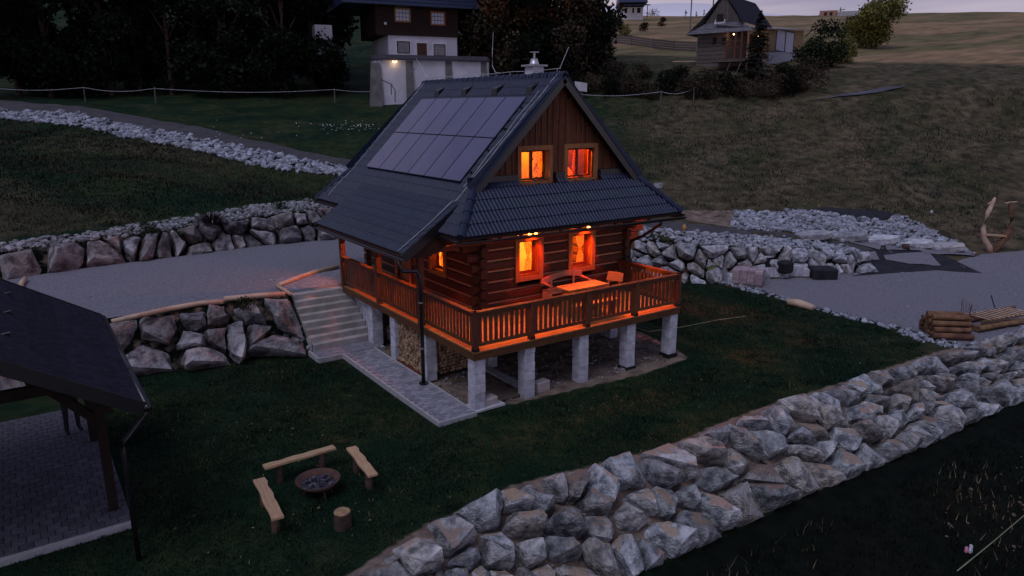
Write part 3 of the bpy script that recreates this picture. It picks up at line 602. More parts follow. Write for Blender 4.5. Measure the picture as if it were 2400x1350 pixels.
# ------------------------------------------------------------------ grass blades
def blades(name, P_, dens, h0, h1_, wd, m, keep=None, **k):
    A_ = np.array([(p[0], p[1]) for p in P_]); lo, hi = A_.min(0), A_.max(0); n_ = int(dens*(hi-lo).prod()); q = nr.uniform(lo, hi, (n_, 2))
    q = q[inpoly(q[:, 0], q[:, 1], P_)]; s = soilmask(q[:, 0], q[:, 1]); q = q[s+nr.uniform(0, .35, len(q)) < .55]
    if keep is not None: q = q[keep(q[:, 0], q[:, 1])]
    z = H(q[:, 0], q[:, 1]); n_ = len(q); a = nr.uniform(0, 6.28, n_); h = nr.uniform(h0, h1_, n_)*(1+.35*sn(q[:, 0], q[:, 1], 1.1)); le = nr.uniform(.1, .9, n_)*h
    dx, dy = np.cos(a)*wd, np.sin(a)*wd; p = np.column_stack([q, z-.01])
    V = np.stack([p-np.column_stack([dx, dy, 0*dx]), p+np.column_stack([dx, dy, 0*dx]), p+np.column_stack([-np.sin(a)*le+nr.normal(0, .2, n_)*h, np.cos(a)*le, h])], 1)
    return bigmesh(name, V.reshape(-1, 3), np.arange(n_*3).reshape(-1, 3), m, kind='stuff', **k)
LAWN = [(-12,-4.4),(-9,-4.7),(-5.6,-4.4),(-3.17,-3.6),(-1.22,-3.35),(2.22,-3.9),(5.8,-3.8),(10.1,-4.1),(13.0,-4.1),(13.2,-3.6)]+[(p[0]-.1, p[1]) for p in rimO[5::-1]]+[(13.6,5.8),(13.6,9),(8.6,9),(8.6,2.3),(8.2,.4),(5,-.45),(0,-.1),(-1.05,-.05),(-1.1,5.4),(-1.8,5.6),(-1.9,6.5),(-2.5,6.9),(-4.5,6.9),(-6.3,7.4),(-12,7.5)]
nopav = lambda x, y: ~((x < -7.2) & (y > -.6))
blades('grass', LAWN, 900, .03, .075, .011, M['grass_blade'], nopav, label='short dark green lawn around the cottage', cat='grass')
blades('grass', LAWN, 420, .07, .12, .012, M['grass_blade'], lambda x, y: nopav(x, y) & (sn(x, y, 1.9)+.5*sn(x, y, 5) > .55), label='longer clumps of grass in the lawn', cat='grass')
blades('grass', LAWN, 26, .04, .08, .011, M['grass_dry'], lambda x, y: nopav(x, y) & (sn(x, y, .8)+.4*sn(x, y, 3) > .1), label='pale dry blades mixed into the lawn', cat='grass')
blades('grass', [(p[0], p[1]) for p in rimO]+[(p[0], p[1]) for p in e_in[::-1]], 90, .06, .16, .014, M['grass_blade'], label='grass tufts growing through the cobble edge', cat='grass')
_lt = [(x, y) for x, y in zip(nr.uniform(-7, 13, 420), nr.uniform(-4, 6, 420)) if inpoly(np.array([x]), np.array([y]), LAWN)[0]]
stones('leaf_litter', np.array([(x, y, h1(x, y)+.06) for x, y in _lt]), nr.uniform(.008, .022, len(_lt)), M['grass_dry'], squash=.15, kind='stuff', label='dead leaves scattered on the dark lawn', cat='leaves')
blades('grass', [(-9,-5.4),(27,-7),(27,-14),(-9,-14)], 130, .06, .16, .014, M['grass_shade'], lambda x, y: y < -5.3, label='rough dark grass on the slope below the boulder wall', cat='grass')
blades('grass', [(-9,-5.4),(27,-7),(27,-14),(-9,-14)], 26, .08, .22, .010, M['grass_dry'], lambda x, y: (y < -5.3) & (sn(x, y, .6) > 0), label='dry straw tufts on the slope below the boulder wall', cat='grass')
M['grass_dull'] = mat('dull_grass_blade', (.075,.058,.040), (.028,.025,.017), .35, .8, island=.4, spec=.1)
blades('grass', strip(W2_peb, R_lo), 80, .06, .15, .025, M['grass_dull'], lambda x, y: sn(x, y, .3) > -.2, label='patchy brown grass on the bank left of the cottage', cat='grass')
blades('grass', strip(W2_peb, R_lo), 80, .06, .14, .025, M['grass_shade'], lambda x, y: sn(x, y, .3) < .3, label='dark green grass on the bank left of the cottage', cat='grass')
hs = [on(1500,480),on(1716,490),on(1945,486),on(2110,500),on(2250,560),on(2400,580),(34,3),(50,8),on(2400,210),on(2100,225),on(1900,240),on(1440,250)]
blades('grass', hs, 26, .06, .17, .03, M['grass_dry'], lambda x, y: sn(x, y, .35) > -.5, label='dry hay grass covering the hillside right of the cottage', cat='grass')
blades('grass', hs, 14, .08, .2, .035, M['grass_blade'], lambda x, y: sn(x, y, .35) < .1, label='green grass patches on the hillside right of the cottage', cat='grass')
# ================================================================== COTTAGE (X along the gable front, Y away along the long side)
XR, HW, ZR, YR0, YR1, ZE, YE0, YE1, ZJ = 4.37, 3.862, 7.77, 2.309, 10.139, 3.885, 1.41, 10.99, 4.84
SLP = (ZR-ZE)/HW; XW0, XW1, YW0, YW1 = 1.78, 6.96, 2.54, 9.55; XE0, XE1 = XR-HW, XR+HW; XJ = HW-(ZJ-ZE)/SLP; DK = 1.50
cot = thing('log_cottage', 'lit dark log cottage with steep grey tiled roof standing on a raised deck', 'cottage', (XR, 6, 0), world=True)
roof = MB().box((XR-.08, YR0+.05, ZR-.32), (XR+.08, YR1-.05, ZR-.12)).build('roof', M['darkwall'], cot)
def slope_courses(parent, O, U, V, poly, step, m, pitch=.125, amp=.042, lip=.015, base=.02, kind=None, name='tile_course', notch=None):
    """ribbed tile courses on the plane O + s*U + t*V, t running up the slope, clipped to the convex polygon poly [(s,t)]"""
    U = Vector(U).normalized(); V = Vector(V).normalized(); Nn = U.cross(V).normalized()
    if Nn.z < 0: Nn = -Nn
    O = Vector(O); t0, t1 = min(p[1] for p in poly), max(p[1] for p in poly); s0, s1 = min(p[0] for p in poly), max(p[0] for p in poly)
    def span(s):
        c = []
        for i in range(len(poly)):
            a, b_ = poly[i], poly[(i+1) % len(poly)]
            if (a[0]-s)*(b_[0]-s) <= 0 and abs(a[0]-b_[0]) > 1e-6: c.append(a[1]+(b_[1]-a[1])*(s-a[0])/(b_[0]-a[0]))
        return (min(c), max(c)) if c else None
    q = max(2, int((s1-s0)/(pitch/10))); S_ = [s0+(s1-s0)*i/q for i in range(q+1)]; sp = [span(min(max(s, s0+1e-5), s1-1e-5)) for s in S_]
    if notch: sp = [(a[0], min(a[1], notch(s))) for s, a in zip(S_, sp)]
    prof = [(math.sin(math.pi*((s/pitch) % 1)/.52)**.8 if (s/pitch) % 1 < .52 else .0)*amp for s in S_]
    k = 0; t_ = t0
    while t_ < t1-.02:
        vs = []; ok = []
        for s, a, pr in zip(S_, sp, prof):
            lo, hi = max(t_, a[0]), min(t_+step+.012, a[1]); ok.append(hi-lo > .03)
            if hi <= lo: hi = lo = min(max(t_, a[0]), a[1])
            f = 1-(lo-t_)/step; f2 = 1-(hi-t_)/step
            vs += [O+U*s+V*lo+Nn*(base+pr+lip*max(0, f)-.02), O+U*s+V*lo+Nn*(base+pr+lip*max(0, f)), O+U*s+V*lo+Nn*(base+pr+lip*max(0, f)), O+U*s+V*hi+Nn*(base+pr*.95+lip*max(0, f2))]
        fs = []
        for i in range(q):
            if ok[i] or ok[i+1]: fs += [(4*i, 4*i+4, 4*i+5, 4*i+1), (4*i+2, 4*i+6, 4*i+7, 4*i+3)]
        if fs:
            us = sorted({i_ for f_ in fs for i_ in f_}); mp_ = {o_: n_ for n_, o_ in enumerate(us)}; vs = [vs[i_] for i_ in us]; fs = [tuple(mp_[i_] for i_ in f_) for f_ in fs]
            bigmesh(name, [tuple(v) for v in vs], fs, m, parent, smooth=True)
        t_ += step; k += 1
LS = HW*math.sqrt(1+SLP*SLP); du = (1, 0, SLP)
dj = (XJ and (HW-XJ))*math.sqrt(1+SLP*SLP)
polyL = [(YE0, 0), (YR0, dj), (YR0, LS), (YR1, LS), (YR1, dj), (YE1, 0)]
slope_courses(roof, (XE0, 0, ZE), (0, 1, 0), du, polyL, .315, M['tile'], pitch=.165, amp=.055, lip=.018)
slope_courses(roof, (XE1, 0, ZE), (0, 1, 0), (-1, 0, SLP), polyL, .315, M['tile'])
# solid boards under the tiles
MB().prism([(XE0,YE0,ZE-.03),(XE0+(HW-XJ),YR0,ZJ-.03),(XR,YR0,ZR-.03),(XR,YR1,ZR-.03),(XE0+(HW-XJ),YR1,ZJ-.03),(XE0,YE1,ZE-.03)], (.0,0,-.06)).build('roof_deck', M['darkwall'], roof)
MB().prism([(XE1,YE0,ZE-.03),(XE1-(HW-XJ),YR0,ZJ-.03),(XR,YR0,ZR-.03),(XR,YR1,ZR-.03),(XE1-(HW-XJ),YR1,ZJ-.03),(XE1,YE1,ZE-.03)], (.0,0,-.06)).build('roof_deck', M['darkwall'], roof)
# front skirt roof with notches below the gable windows
YG = 2.60; KS = (ZJ-ZE)/(YR0-YE0); VV = Vector((0, 1, KS)).normalized(); LT = (YG-YE0)*math.sqrt(1+KS*KS)
GWIN = [(3.02, 4.20, 4.86, 5.94, 'yellow'), (4.62, 5.84, 4.86, 5.95, 'red')]
xl, xr_ = XE0, XE1; tj = (YR0-YE0)*math.sqrt(1+KS*KS)
polyF = [(0, 0), (HW-XJ, tj), (HW-XJ+.02, LT), (2*HW-(HW-XJ)-.02, LT), (2*HW-(HW-XJ), tj), (2*HW, 0)]
def notch(s):
    x = XE0+s
    for a in GWIN:
        if a[0]-.03 < x < a[1]+.03: return LT-.345
    return 9
slope_courses(roof, (XE0, YE0, ZE), (1, 0, 0), (0, 1, KS), polyF, .35, M['tile'], notch=notch, pitch=.115, amp=.026, lip=.024)
slope_courses(roof, (XE0, YE1, ZE), (1, 0, 0), (0, -1, KS), [(0, 0), (HW-XJ, tj), (2*HW-(HW-XJ), tj), (2*HW, 0)], .315, M['tile'])
MB().prism([(XE0,YE0,ZE-.03),(XE0+HW-XJ,YR0,ZJ-.03),(XE1-HW+XJ,YR0,ZJ-.03),(XE1,YE0,ZE-.03)], (0,0,-.05)).build('roof_deck', M['darkwall'], roof)
segs = [(XE0+HW-XJ, GWIN[0][0]-.05), (GWIN[0][1]+.05, GWIN[1][0]-.05), (GWIN[1][1]+.05, XE1-HW+XJ)]
zt = ZE+KS*(YG-YE0)
for a, b_ in segs:
    MB().box((a, YG-.16, zt-.10), (b_, YG-.02, zt+.05)).build('flashing', M['metal_dark'], roof)
for a in GWIN:
    MB().prism([(a[0]-.06, YG-.42, zt-.42), (a[1]+.06, YG-.42, zt-.42), (a[1]+.06, YG-.01, zt-.24), (a[0]-.06, YG-.01, zt-.24)], (0,0,.02)).build('flashing', M['tile'], roof)
# ridge and hip caps
def caps(a, b_, step=.335, r=.085, m=M['tile']):
    a, b_ = Vector(a), Vector(b_); L_ = (b_-a).length; q = int(L_/step); d = (b_-a)/q
    for i in range(q):
        MB().tube([a+d*i, a+d*(i+1.08)], [r*1.12, r*.92], 10, True).build('ridge_cap', m, roof, smooth=False)
caps((XR, YR0-.06, ZR+.0), (XR, YR1+.06, ZR+.0), r=.10)
for sx_ in (-1, 1):
    caps((XR+sx_*HW, YE0-.03, ZE+.03), (XR+sx_*XJ, YR0, ZJ+.06), .34, .095); caps((XR+sx_*HW, YE1+.03, ZE+.03), (XR+sx_*XJ, YR1, ZJ+.06), .34, .095)
# verges and barge boards
for yy, s_ in ((YR0, -1), (YR1, 1)):
    for sx_ in (-1, 1):
        MB().beam((XR+sx_*XJ, yy+s_*.02, ZJ-.07), (XR, yy+s_*.02, ZR-.09), .05, .22, up=(0, 0, 1)).build('barge_board', M['metal_dark'], roof)
        MB().beam((XR+sx_*XJ, yy+s_*.0, ZJ+.065), (XR, yy+s_*.0, ZR+.045), .12, .05).build('verge_trim', M['tile'], roof)
# eave fascia, rafters and gutters
MB().box((XE0+.3, YE0+.42, ZE-.02), (XE1-.3, YE0+.45, ZE+.36)).build('soffit_board', M['log_x'], roof)
for sx_ in (-1, 1): MB().box((XR+sx_*(HW-.05)-.02, YE0+.03, ZE-.17), (XR+sx_*(HW-.05)+.02, YE1-.03, ZE-.04)).build('fascia', M['darkwall'], roof)
for i in range(9):
    x = 1.75+i*.655; MB().beam((x, YE0+.08, ZE-.12), (x, YW0+.1, ZE-.12+KS*(YW0-YE0)), .08, .12).build('rafter', M['log_y'], roof)
def gutter(a, b_, r=.075):
    a, b_ = Vector(a), Vector(b_); t_ = (b_-a).normalized(); s_ = t_.cross(Vector((0,0,1))); m_ = MB(); vs = []
    for p in (a, b_):
        for j in range(9): th = math.pi*j/8; vs.append(p+s_*math.cos(th)*r-Vector((0,0,1))*math.sin(th)*r)
        for j in range(9): th = math.pi*(8-j)/8; vs.append(p+s_*math.cos(th)*(r-.008)-Vector((0,0,1))*math.sin(th)*(r-.008))
    fs = [(j, (j+1) % 18, 18+(j+1) % 18, 18+j) for j in range(18)]+[tuple(range(18)), tuple(range(35, 17, -1))]
    return m_.add(vs, fs).build('gutter', M['metal_dark'], roof)
gutter((XE0-.05, YE0-.05, ZE-.12), (XE1+.12, YE0-.05, ZE-.13)); gutter((XE1+.06, YE0-.05, ZE-.06), (XE1+.06, YE1, ZE-.06)); gutter((XE0-.06, 1.5, ZE-.06), (XE0-.06, 2.4, ZE-.06)); gutter((XE0-.06, 8.45, ZE-.06), (XE0-.06, YE1, ZE-.06))
MB().tube([(7.35, YE0-.07, ZE-.14), (7.35, YE0-.03, ZE-.28), (7.25, YE0+.6, ZE-.72), (7.18, YE0+.98, ZE-.9), (7.15, YE0+1.02, ZE-1.1), (7.15, YE0+1.02, .2)], .045, 10).build('downspout', M['metal_dark'], cot, smooth=True)
# porch roof breaking out of the main slope
PX0, PZ0, PY0, PY1 = -.50, 3.42, 2.43, 8.30; PX1 = 1.12; PZ1 = ZE+SLP*(PX1-XE0)+.03; PL = math.hypot(PX1-PX0, PZ1-PZ0)
slope_courses(roof, (PX0, PY0, PZ0), (0, 1, 0), (PX1-PX0, 0, PZ1-PZ0), [(0, 0), (0, PL), (PY1-PY0, PL), (PY1-PY0, 0)], .29, M['tile'], pitch=.165, amp=.055, lip=.018)
MB().prism([(PX0,PY0,PZ0-.03),(PX1,PY0,PZ1-.03),(PX1,PY1,PZ1-.03),(PX0,PY1,PZ0-.03)], (0,0,-.05)).build('roof_deck', M['log_x'], roof)
for yy in (PY0-.02, PY1+.02):
    MB().beam((PX0-.02, yy, PZ0-.08), (PX1, yy, PZ1-.08), .045, .24).build('barge_board', M['metal_dark'], roof)
    MB().prism([(PX0, yy, PZ0-.1), (PX1+.1, yy, PZ1-.1), (PX1+.1, yy, PZ1-.75), (PX0+.75, yy, PZ0-.1)], (0, .03 if yy < 5 else -.03, 0)).build('cheek_board', M['darkwall'], roof)
gutter((PX0-.08, PY0-.05, PZ0-.06), (PX0-.08, PY1+.05, PZ0-.04))
dsx, dsy = -.42, 2.28
MB().tube([(PX0-.08, PY0+.06, PZ0-.12), (PX0-.08, PY0+.05, PZ0-.28), (PX0-.02, PY0+.02, PZ0-.40), (-.22, 2.28, 3.02), (-.16, 2.24, 2.92), (-.16, 2.24, 2.7), (-.16, 2.24, .06)], .05, 12).build('downspout', M['metal_dark'], cot, smooth=True)
MB().lathe([(0,.0),(.12,.0),(.12,.03),(0,.03)], (-.16, 2.24, .06)).build('downspout_shoe', M['metal_dark'], cot)
for zz in (1.0, 2.2): MB().lathe([(.052,0),(.06,0),(.06,.03),(.052,.03)], (-.16, 2.24, zz)).build('pipe_clip', M['metal_light'], cot)
# roof vents above the panels
for i, (px, py) in enumerate(((1040,222),(1098,218),(1164,216),(1235,216))):
    vy = 3.15+(3-i)*1.72; vx = XR-.40; vz = ZR-SLP*.40+.05
    MB().prism([(vx-.16, vy-.14, vz-.12), (vx+.18, vy-.14, vz+.20), (vx-.14, vy-.14, vz+.06)], (0, .28, 0)).build('roof_vent', M['metal_dark'], roof)
# chimney
ch = MB().box((XR-.05, 3.64, 7.3), (XR+.33, 4.02, 8.06)).build('chimney', M['plaster'], cot)
MB().box((XR-.13, 3.56, 8.06), (XR+.41, 4.10, 8.11)).build('chimney_cap', M['concrete'], ch)
MB().lathe([(.14,0),(.09,.16),(.08,.16),(.08,.0)], (XR+.14, 3.84, 8.12), 18).build('flue', M['metal_light'], ch, smooth=True)
MB().lathe([(.0,0),(.14,.0),(.14,.015),(0,.025)], (XR+.14, 3.84, 8.44), 18).tube([(XR+.14,3.84,8.25),(XR+.14,3.84,8.45)], .03, 6).build('flue_cowl', M['metal_light'], ch)
# lightning wire and rods
yy = np.linspace(YR0+.15, YR1, 26); MB().tube([(XR+.02*math.sin(y*5), y, ZR+.17+.012*math.sin(y*3)) for y in yy], .0085, 5).build('lightning_wire', M['wire'], roof)
cl = MB()
for y in np.linspace(YR0+.3, YR1-.1, 11): cl.tube([(XR, y, ZR+.09), (XR, y, ZR+.17)], .008, 5)
cl.build('wire_clip', M['wire'], roof)
def onL(f, y, up=.07): return (XR-HW*f, y, ZR-(ZR-ZE)*f+up+.03)
MB().tube([onL(f, YR0+.18+.25*math.sin(f*1.4)-.12*f+.02*math.sin(f*30), .085) for f in np.linspace(0, .84, 26)]+[(PX1-.1, 2.6, PZ1+.10), (.3, 2.62, PZ0+.80*(PZ1-PZ0)/(PX1-PX0)+.11), (PX0-.05, 2.62, PZ0+.09)], .008, 5).build('lightning_wire', M['wire'], roof)
MB().tube([onL(f, YR1-.18+.02*math.sin(f*30)+max(0, f-.72)*.9, .085) for f in np.linspace(0, .98, 26)], .008, 5).build('lightning_wire', M['wire'], roof)
MB().tube([onL(f, 2.72+.03*math.sin(f*25), .11) for f in np.linspace(.14, .76, 20)], .007, 5).build('lightning_wire', M['wire'], roof)
MB().tube([(XR, YR1-.25, ZR+.17), (XR-.12, YR1+.35, ZR+.85)], .007, 6).build('lightning_rod', M['wire'], roof)
MB().tube([(XR, 5.35, ZR+.17), (XR, 5.62, ZR+.2), (XR, 5.78, ZR+.4), (XR, 5.78, ZR+.75), (XR, 5.72, ZR+1.35)], [.010,.010,.010,.010,.005], 6).build('lightning_rod', M['wire'], roof)
MB().tube([(XR, YR0+.2, ZR+.17), (XR+.42, YR0+.35, ZR+.75)], .007, 6).build('lightning_rod', M['wire'], roof)
# ------------------------------------------------------------------ log walls with openings
LH = .292; NL = 8; LT_ = .20
def opening_rows(a0, a1, ops, z0, z1):
    sg = [(a0, a1)]
    for o0, o1, oz0, oz1 in ops:
        if oz0 < z1-.04 and oz1 > z0+.04:
            sg = [q for s in sg for q in ((s[0], min(s[1], o0)), (max(s[0], o1), s[1])) if q[1]-q[0] > .02]
    return sg
FW_WIN = [(2.85, 3.80, 2.27, 3.54), (4.72, 5.72, 2.27, 3.52)]; LW_WIN = [(4.15, 5.13, 2.22, 3.46)]; DOOR = (6.35, 7.45, 1.50, 3.55)
ins = .10
wf = MB().box((XW0+.3, YW0+.35, DK-.3), (XW0+.4, YW0+.45, DK-.2)).build('wall', M['log_x'], cot, label='front log wall under the skirt roof')
wl_ = MB().box((XW0+.5, YW0+.35, DK-.3), (XW0+.6, YW0+.45, DK-.2)).build('wall', M['log_x'], cot, label='porch side log wall with the door')
wr_ = MB().box((XW1-.5, YW0+.35, DK-.3), (XW1-.4, YW0+.45, DK-.2)).build('wall', M['log_x'], cot)
def log(parent, axis_, a0, a1, c, z, ext0=0, ext1=0):
    h = LH-.045; d = LT_/2
    y0, y1 = c-d, c+d; prof = [(y0+.035, z+.0), (y0, z+.05), (y0, z+h-.05), (y0+.035, z+h), (y1-.035, z+h), (y1, z+h-.05), (y1, z+.05), (y1-.035, z)]
    if axis_ == 'x': MB().prism([(a0-ext0, p[0], p[1]) for p in prof], (a1-a0+ext0+ext1, 0, 0)).build('log', M['log_x'], parent)
    else: MB().prism([(p[0], a0-ext0, p[1]) for p in prof], (0, a1-a0+ext0+ext1, 0)).build('log', M['log_y'], parent)
for r in range(NL+1):
    z = DK+.02+r*LH; ex = .22+rng.uniform(-.02,.02)+{NL-4:.10, NL-3:.24, NL-2:.36, NL-1:.52, NL:.70}.get(r, 0.)
    for a, b_ in opening_rows(XW0, XW1, [(q[0]+ins, q[1]-ins, q[2]+ins, q[3]-ins) for q in FW_WIN], z, z+LH):
        log(wf, 'x', a, b_, YW0, z, ex if a == XW0 else 0, .2 if b_ == XW1 else 0)
        MB().box((a, YW0-.065, z+LH-.045), (b_, YW0+.06, z+LH)).build('joint_filler', M['chink'], wf)
    z2 = z-.146; ey = .24+rng.uniform(-.03,.03)+(.0 if r < NL-1 else (.25 if r == NL-1 else .45))
    for a, b_ in opening_rows(YW0, YW1, [(q[0]+ins, q[1]-ins, q[2]+ins, q[3]-ins) for q in LW_WIN+[DOOR]], z2, z2+LH):
        log(wl_, 'y', a, b_, XW0, z2, ey if a == YW0 else 0, .24 if b_ == YW1 else 0)
        MB().box((XW0-.065, a, z2+LH-.045), (XW0+.06, b_, z2+LH)).build('joint_filler', M['chink'], wl_)
    log(wr_, 'y', YW0, YW1, XW1, z2, ey, .24)
    log(wr_, 'x', XW0, XW1, YW1, z, .24, .24)
def fill_rows(par, ax, q, zoff):      # short logs trimmed above and below each opening
    x0, x1, z0, z1 = q[0]+ins, q[1]-ins, q[2]+ins, q[3]-ins; zb = DK+.02+zoff
    r0 = zb+math.floor((z0-zb)/LH)*LH; r1 = zb+math.ceil((z1-zb)/LH)*LH
    for a, b_ in ((r0, z0-.004), (z1+.004, r1-.045)):
        if b_-a > .03:
            bx_ = (x0, YW0-LT_/2, a), (x1, YW0+LT_/2, b_)
            if ax == 'y': bx_ = (XW0-LT_/2, x0, a), (XW0+LT_/2, x1, b_)
            MB().box(*bx_).build('log', M['log_'+ax], par)
for q in FW_WIN: fill_rows(wf, 'x', q, 0)
for q in LW_WIN+[DOOR]: fill_rows(wl_, 'y', q, -.146)
for z0_, z1_, e_ in ((2.70, 2.955, .40), (2.965, 3.245, .57), (3.255, 3.535, .74), (3.545, 3.78, .88)):
    MB().box((XW1+.12, YW0-.115, z0_), (XW1+e_, YW0+.10, z1_)).build('corbel', M['honey_x'], cot, bevel=.02)
# plinth, floor, interior
MB().box((XW0-.02, YW0-.02, .0), (XW1+.02, YW0+.2, .0001)).build('plinth', M['block'], cot) if False else None
MB().box((XW0+.1, YW0+.1, DK-.06), (XW1-.1, YW1-.1, DK)).build('floor', M['interior_wood'], cot)
MB().box((XW0+.1, YW0+.1, ZE-.02), (XW1-.1, YW1-.1, ZE+.1)).build('ceiling', M['interior_wood'], cot)
MB().box((XW0+.105, 5.9, DK), (XW1-.105, 6.0, ZE-.03)).build('interior_wall', M['plaster_in'], cot)
def under(x): return ZR-SLP*abs(x-XR)-.14
MB().prism([(1.5,YG+2.6,ZE+.1),(XR-.02,YG+2.6,ZE+.1),(XR-.02,YG+2.6,under(XR-.02)),(1.5,YG+2.6,under(1.5))], (0,.08,0)).build('interior_wall', M['plaster_in'], cot)
MB().box((4.36, YG+.1, ZE+.1), (4.46, YG+2.6, 7.4)).build('interior_wall', M['interior_wood'], cot)
MB().prism([(4.47,YG+2.6,ZE+.1),(7.2,YG+2.6,ZE+.1),(7.2,YG+2.6,under(7.2)),(4.47,YG+2.6,under(4.47))], (0,.08,0)).build('interior_wall', M['interior_red'], cot)
dp = MB().box((3.5, 5.84, DK), (4.3, 5.898, 3.45)).build('interior_door', M['interior_wood'], cot)
for i in range(2):
    for j in range(4): MB().box((3.58+i*.36, 5.825, DK+.12+j*.46), (3.58+i*.36+.26, 5.84, DK+.12+j*.46+.34)).build('door_panel', M['interior_wood'], dp)
# gable boards
gab = MB().prism([(XE0+HW-XJ+.2, YG+.06, ZJ), (XR, YG+.06, ZR-.25), (XE1-HW+XJ-.2, YG+.06, ZJ)], (0, .02, 0)).build('gable_wall', M['darkwall'], cot) if False else None
for sx_ in (-1, 1): MB().prism([(XR,YG+.04,ZR-.05),(XR+sx_*XJ,YG+.04,ZJ-.05),(XR+sx_*XJ,YG+.04,ZJ-.75),(XR,YG+.04,ZR-.75)], (0,.03,0)).build('gable_light_stop', M['darkwall'], cot)  # unseen strips added to stop room light leaking out under the verge
gab = MB().box((XR-.08, YG-.035, 6.6), (XR+.08, YG-.005, 7.45)).build('gable_wall', M['stain_z'], cot)
def gable_pieces(x0, x1, yc, th, name, m, par):
    xm = (x0+x1)/2; zt_ = ZR-.16-SLP*abs(xm-XR); sg = [(zt-.5, zt_)]
    for g in GWIN:
        if g[0]+.10 < xm < g[1]-.10: sg = [(zt-.5, g[2]+.10), (g[3]-.10, zt_)]
    for a, b_ in sg:
        if b_-a > .05: MB().box((x0, yc-th, a), (x1, yc, b_)).build(name, m, par)
x = XE0+HW-XJ+.02; i = 0
while x < XE1-HW+XJ:
    wd = rng.uniform(.16,.24); gable_pieces(x, x+wd-.012, YG+.02+(i % 2)*.0+rng.uniform(0,.008), .03, 'board', M['stain_z'], gab)
    if i % 1 == 0: gable_pieces(x+wd-.03, x+wd+.02, YG-.02, .015, 'batten', M['stain_z'], gab)
    x += wd; i += 1
MB().prism([(XE0+HW-XJ+.3, YG+.03, ZJ+.02), (XR, YG+.03, ZR-.3), (XE1-HW+XJ-.3, YG+.03, ZJ+.02)], (0, .02, 0)) 
# ------------------------------------------------------------------ windows
def window(x0, x1, z0, z1, yf, axis_='x', depth=.24, two=False, curtains='LR', m_c='honey', outw=.12, sill=True, sashw=.045):
    """casing, deep reveal, sash, panes and curtains; built in wall coordinates (a along wall, n outward, z up)"""
    def P(a, n_, z): return (a, yf-n_, z) if axis_ == 'x' else (yf-n_, a, z)
    def bx(m_, a0, a1, n0, n1, za, zb):
        p, q = P(a0, n0, za), P(a1, n1, zb); return m_.box([min(p[i], q[i]) for i in range(3)], [max(p[i], q[i]) for i in range(3)])
    fr = bx(bx(bx(bx(MB(), x0, x0+outw, -.02, .05, z0, z1), x1-outw, x1, -.02, .05, z0, z1), x0+outw, x1-outw, -.02, .05, z1-outw, z1), x0+outw, x1-outw, -.02, .05, z0, z0+outw).build('window', M[m_c+'_z'], cot)
    a0, a1, b0, b1 = x0+outw-.015, x1-outw+.015, z0+outw-.015, z1-outw+.015
    bx(bx(bx(bx(MB(), a0, a0+.03, -depth, -.02, b0, b1), a1-.03, a1, -depth, -.02, b0, b1), a0+.03, a1-.03, -depth, -.02, b1-.03, b1), a0+.03, a1-.03, -depth, -.02, b0, b0+.03).build('reveal', M[m_c+'_z'], fr)
    if sill: bx(MB(), a0, a1, -depth+.05, .0, b0+.03, b0+.05).build('sill', M['stain_x'], fr)
    s0, s1, t0, t1 = a0+.03, a1-.03, b0+.05, b1-.03; n0, n1 = -depth+.01, -depth+.06
    cells = [(s0, (s0+s1)/2), ((s0+s1)/2, s1)] if two else [(s0, s1)]
    for c0, c1 in cells:
        f_ = sashw; bx(bx(bx(bx(MB(), c0, c0+f_, n0, n1, t0, t1), c1-f_, c1, n0, n1, t0, t1), c0+f_, c1-f_, n0, n1, t1-f_, t1), c0+f_, c1-f_, n0, n1, t0, t0+f_).build('sash', M['stain_z'], fr)
        bx(MB(), c0+f_, c1-f_, n0+.02, n0+.026, t0+f_, t1-f_).build('pane', M['glass'], fr)
    def curtain(ca, cb, tie):   # cloth from the rail at the top, gathered at a tie
        vs = []; q = 26; rws = 22; zz = [t1-.02+(t0-t1+.04)*j/rws for j in range(rws+1)]
        for j, z in enumerate(zz):
            f = j/rws; g = 1-.78*math.exp(-((f-.52)/.16)**2)
            if f > .52: g = max(g, .22)*.8
            cx_ = tie*(1-abs(f-.5)*.6)+(ca+cb)/2*(abs(f-.5)*.6)
            for i in range(q+1):
                u = (i/q-.5)*(cb-ca)*g; vs.append(P(cx_+u, n0-.05-.018*math.sin(i*1.9)-.01*math.sin(j*.7), z))
        bigmesh('curtain', vs, [(j*(q+1)+i, j*(q+1)+i+1, (j+1)*(q+1)+i+1, (j+1)*(q+1)+i) for j in range(rws) for i in range(q)], M['gingham'], fr, smooth=True)
    w_ = s1-s0
    if 'l' in curtains: curtain(s0-.02, s0+w_*.24, s0+w_*.02)
    if 'L' in curtains: curtain(s0, s0+w_*.45, s0+w_*.10)
    if 'R' in curtains: curtain(s1-w_*.46, s1, s1-w_*.22)
    if 'r' in curtains: curtain(s1-w_*.34, s1, s1-w_*.16)
    return fr
window(*FW_WIN[0], YW0-.10, two=False, curtains='R', outw=.135, sashw=.065); window(*FW_WIN[1], YW0-.10, curtains='R', outw=.135, sashw=.065)
window(*GWIN[0][:4], YG-.02, two=True, curtains='lR', depth=.22); window(*GWIN[1][:4], YG-.02, two=True, curtains='l', depth=.22)
window(*LW_WIN[0], XW0-.10, axis_='y', curtains='r')
MB().tube([(5.33,YG+.32,5.75),(5.30,YG+.33,5.3),(5.26,YG+.32,4.98)], .055, 8).build('curtain', M['gingham'], cot)
dr = MB().box((XW0-.14, DOOR[0], DK), (XW0-.09, DOOR[0]+.12, DOOR[3])).box((XW0-.14, DOOR[1]-.12, DK), (XW0-.09, DOOR[1], DOOR[3])).box((XW0-.14, DOOR[0]+.12, DOOR[3]-.12), (XW0-.09, DOOR[1]-.12, DOOR[3])).build('door_frame', M['honey_z'], cot)
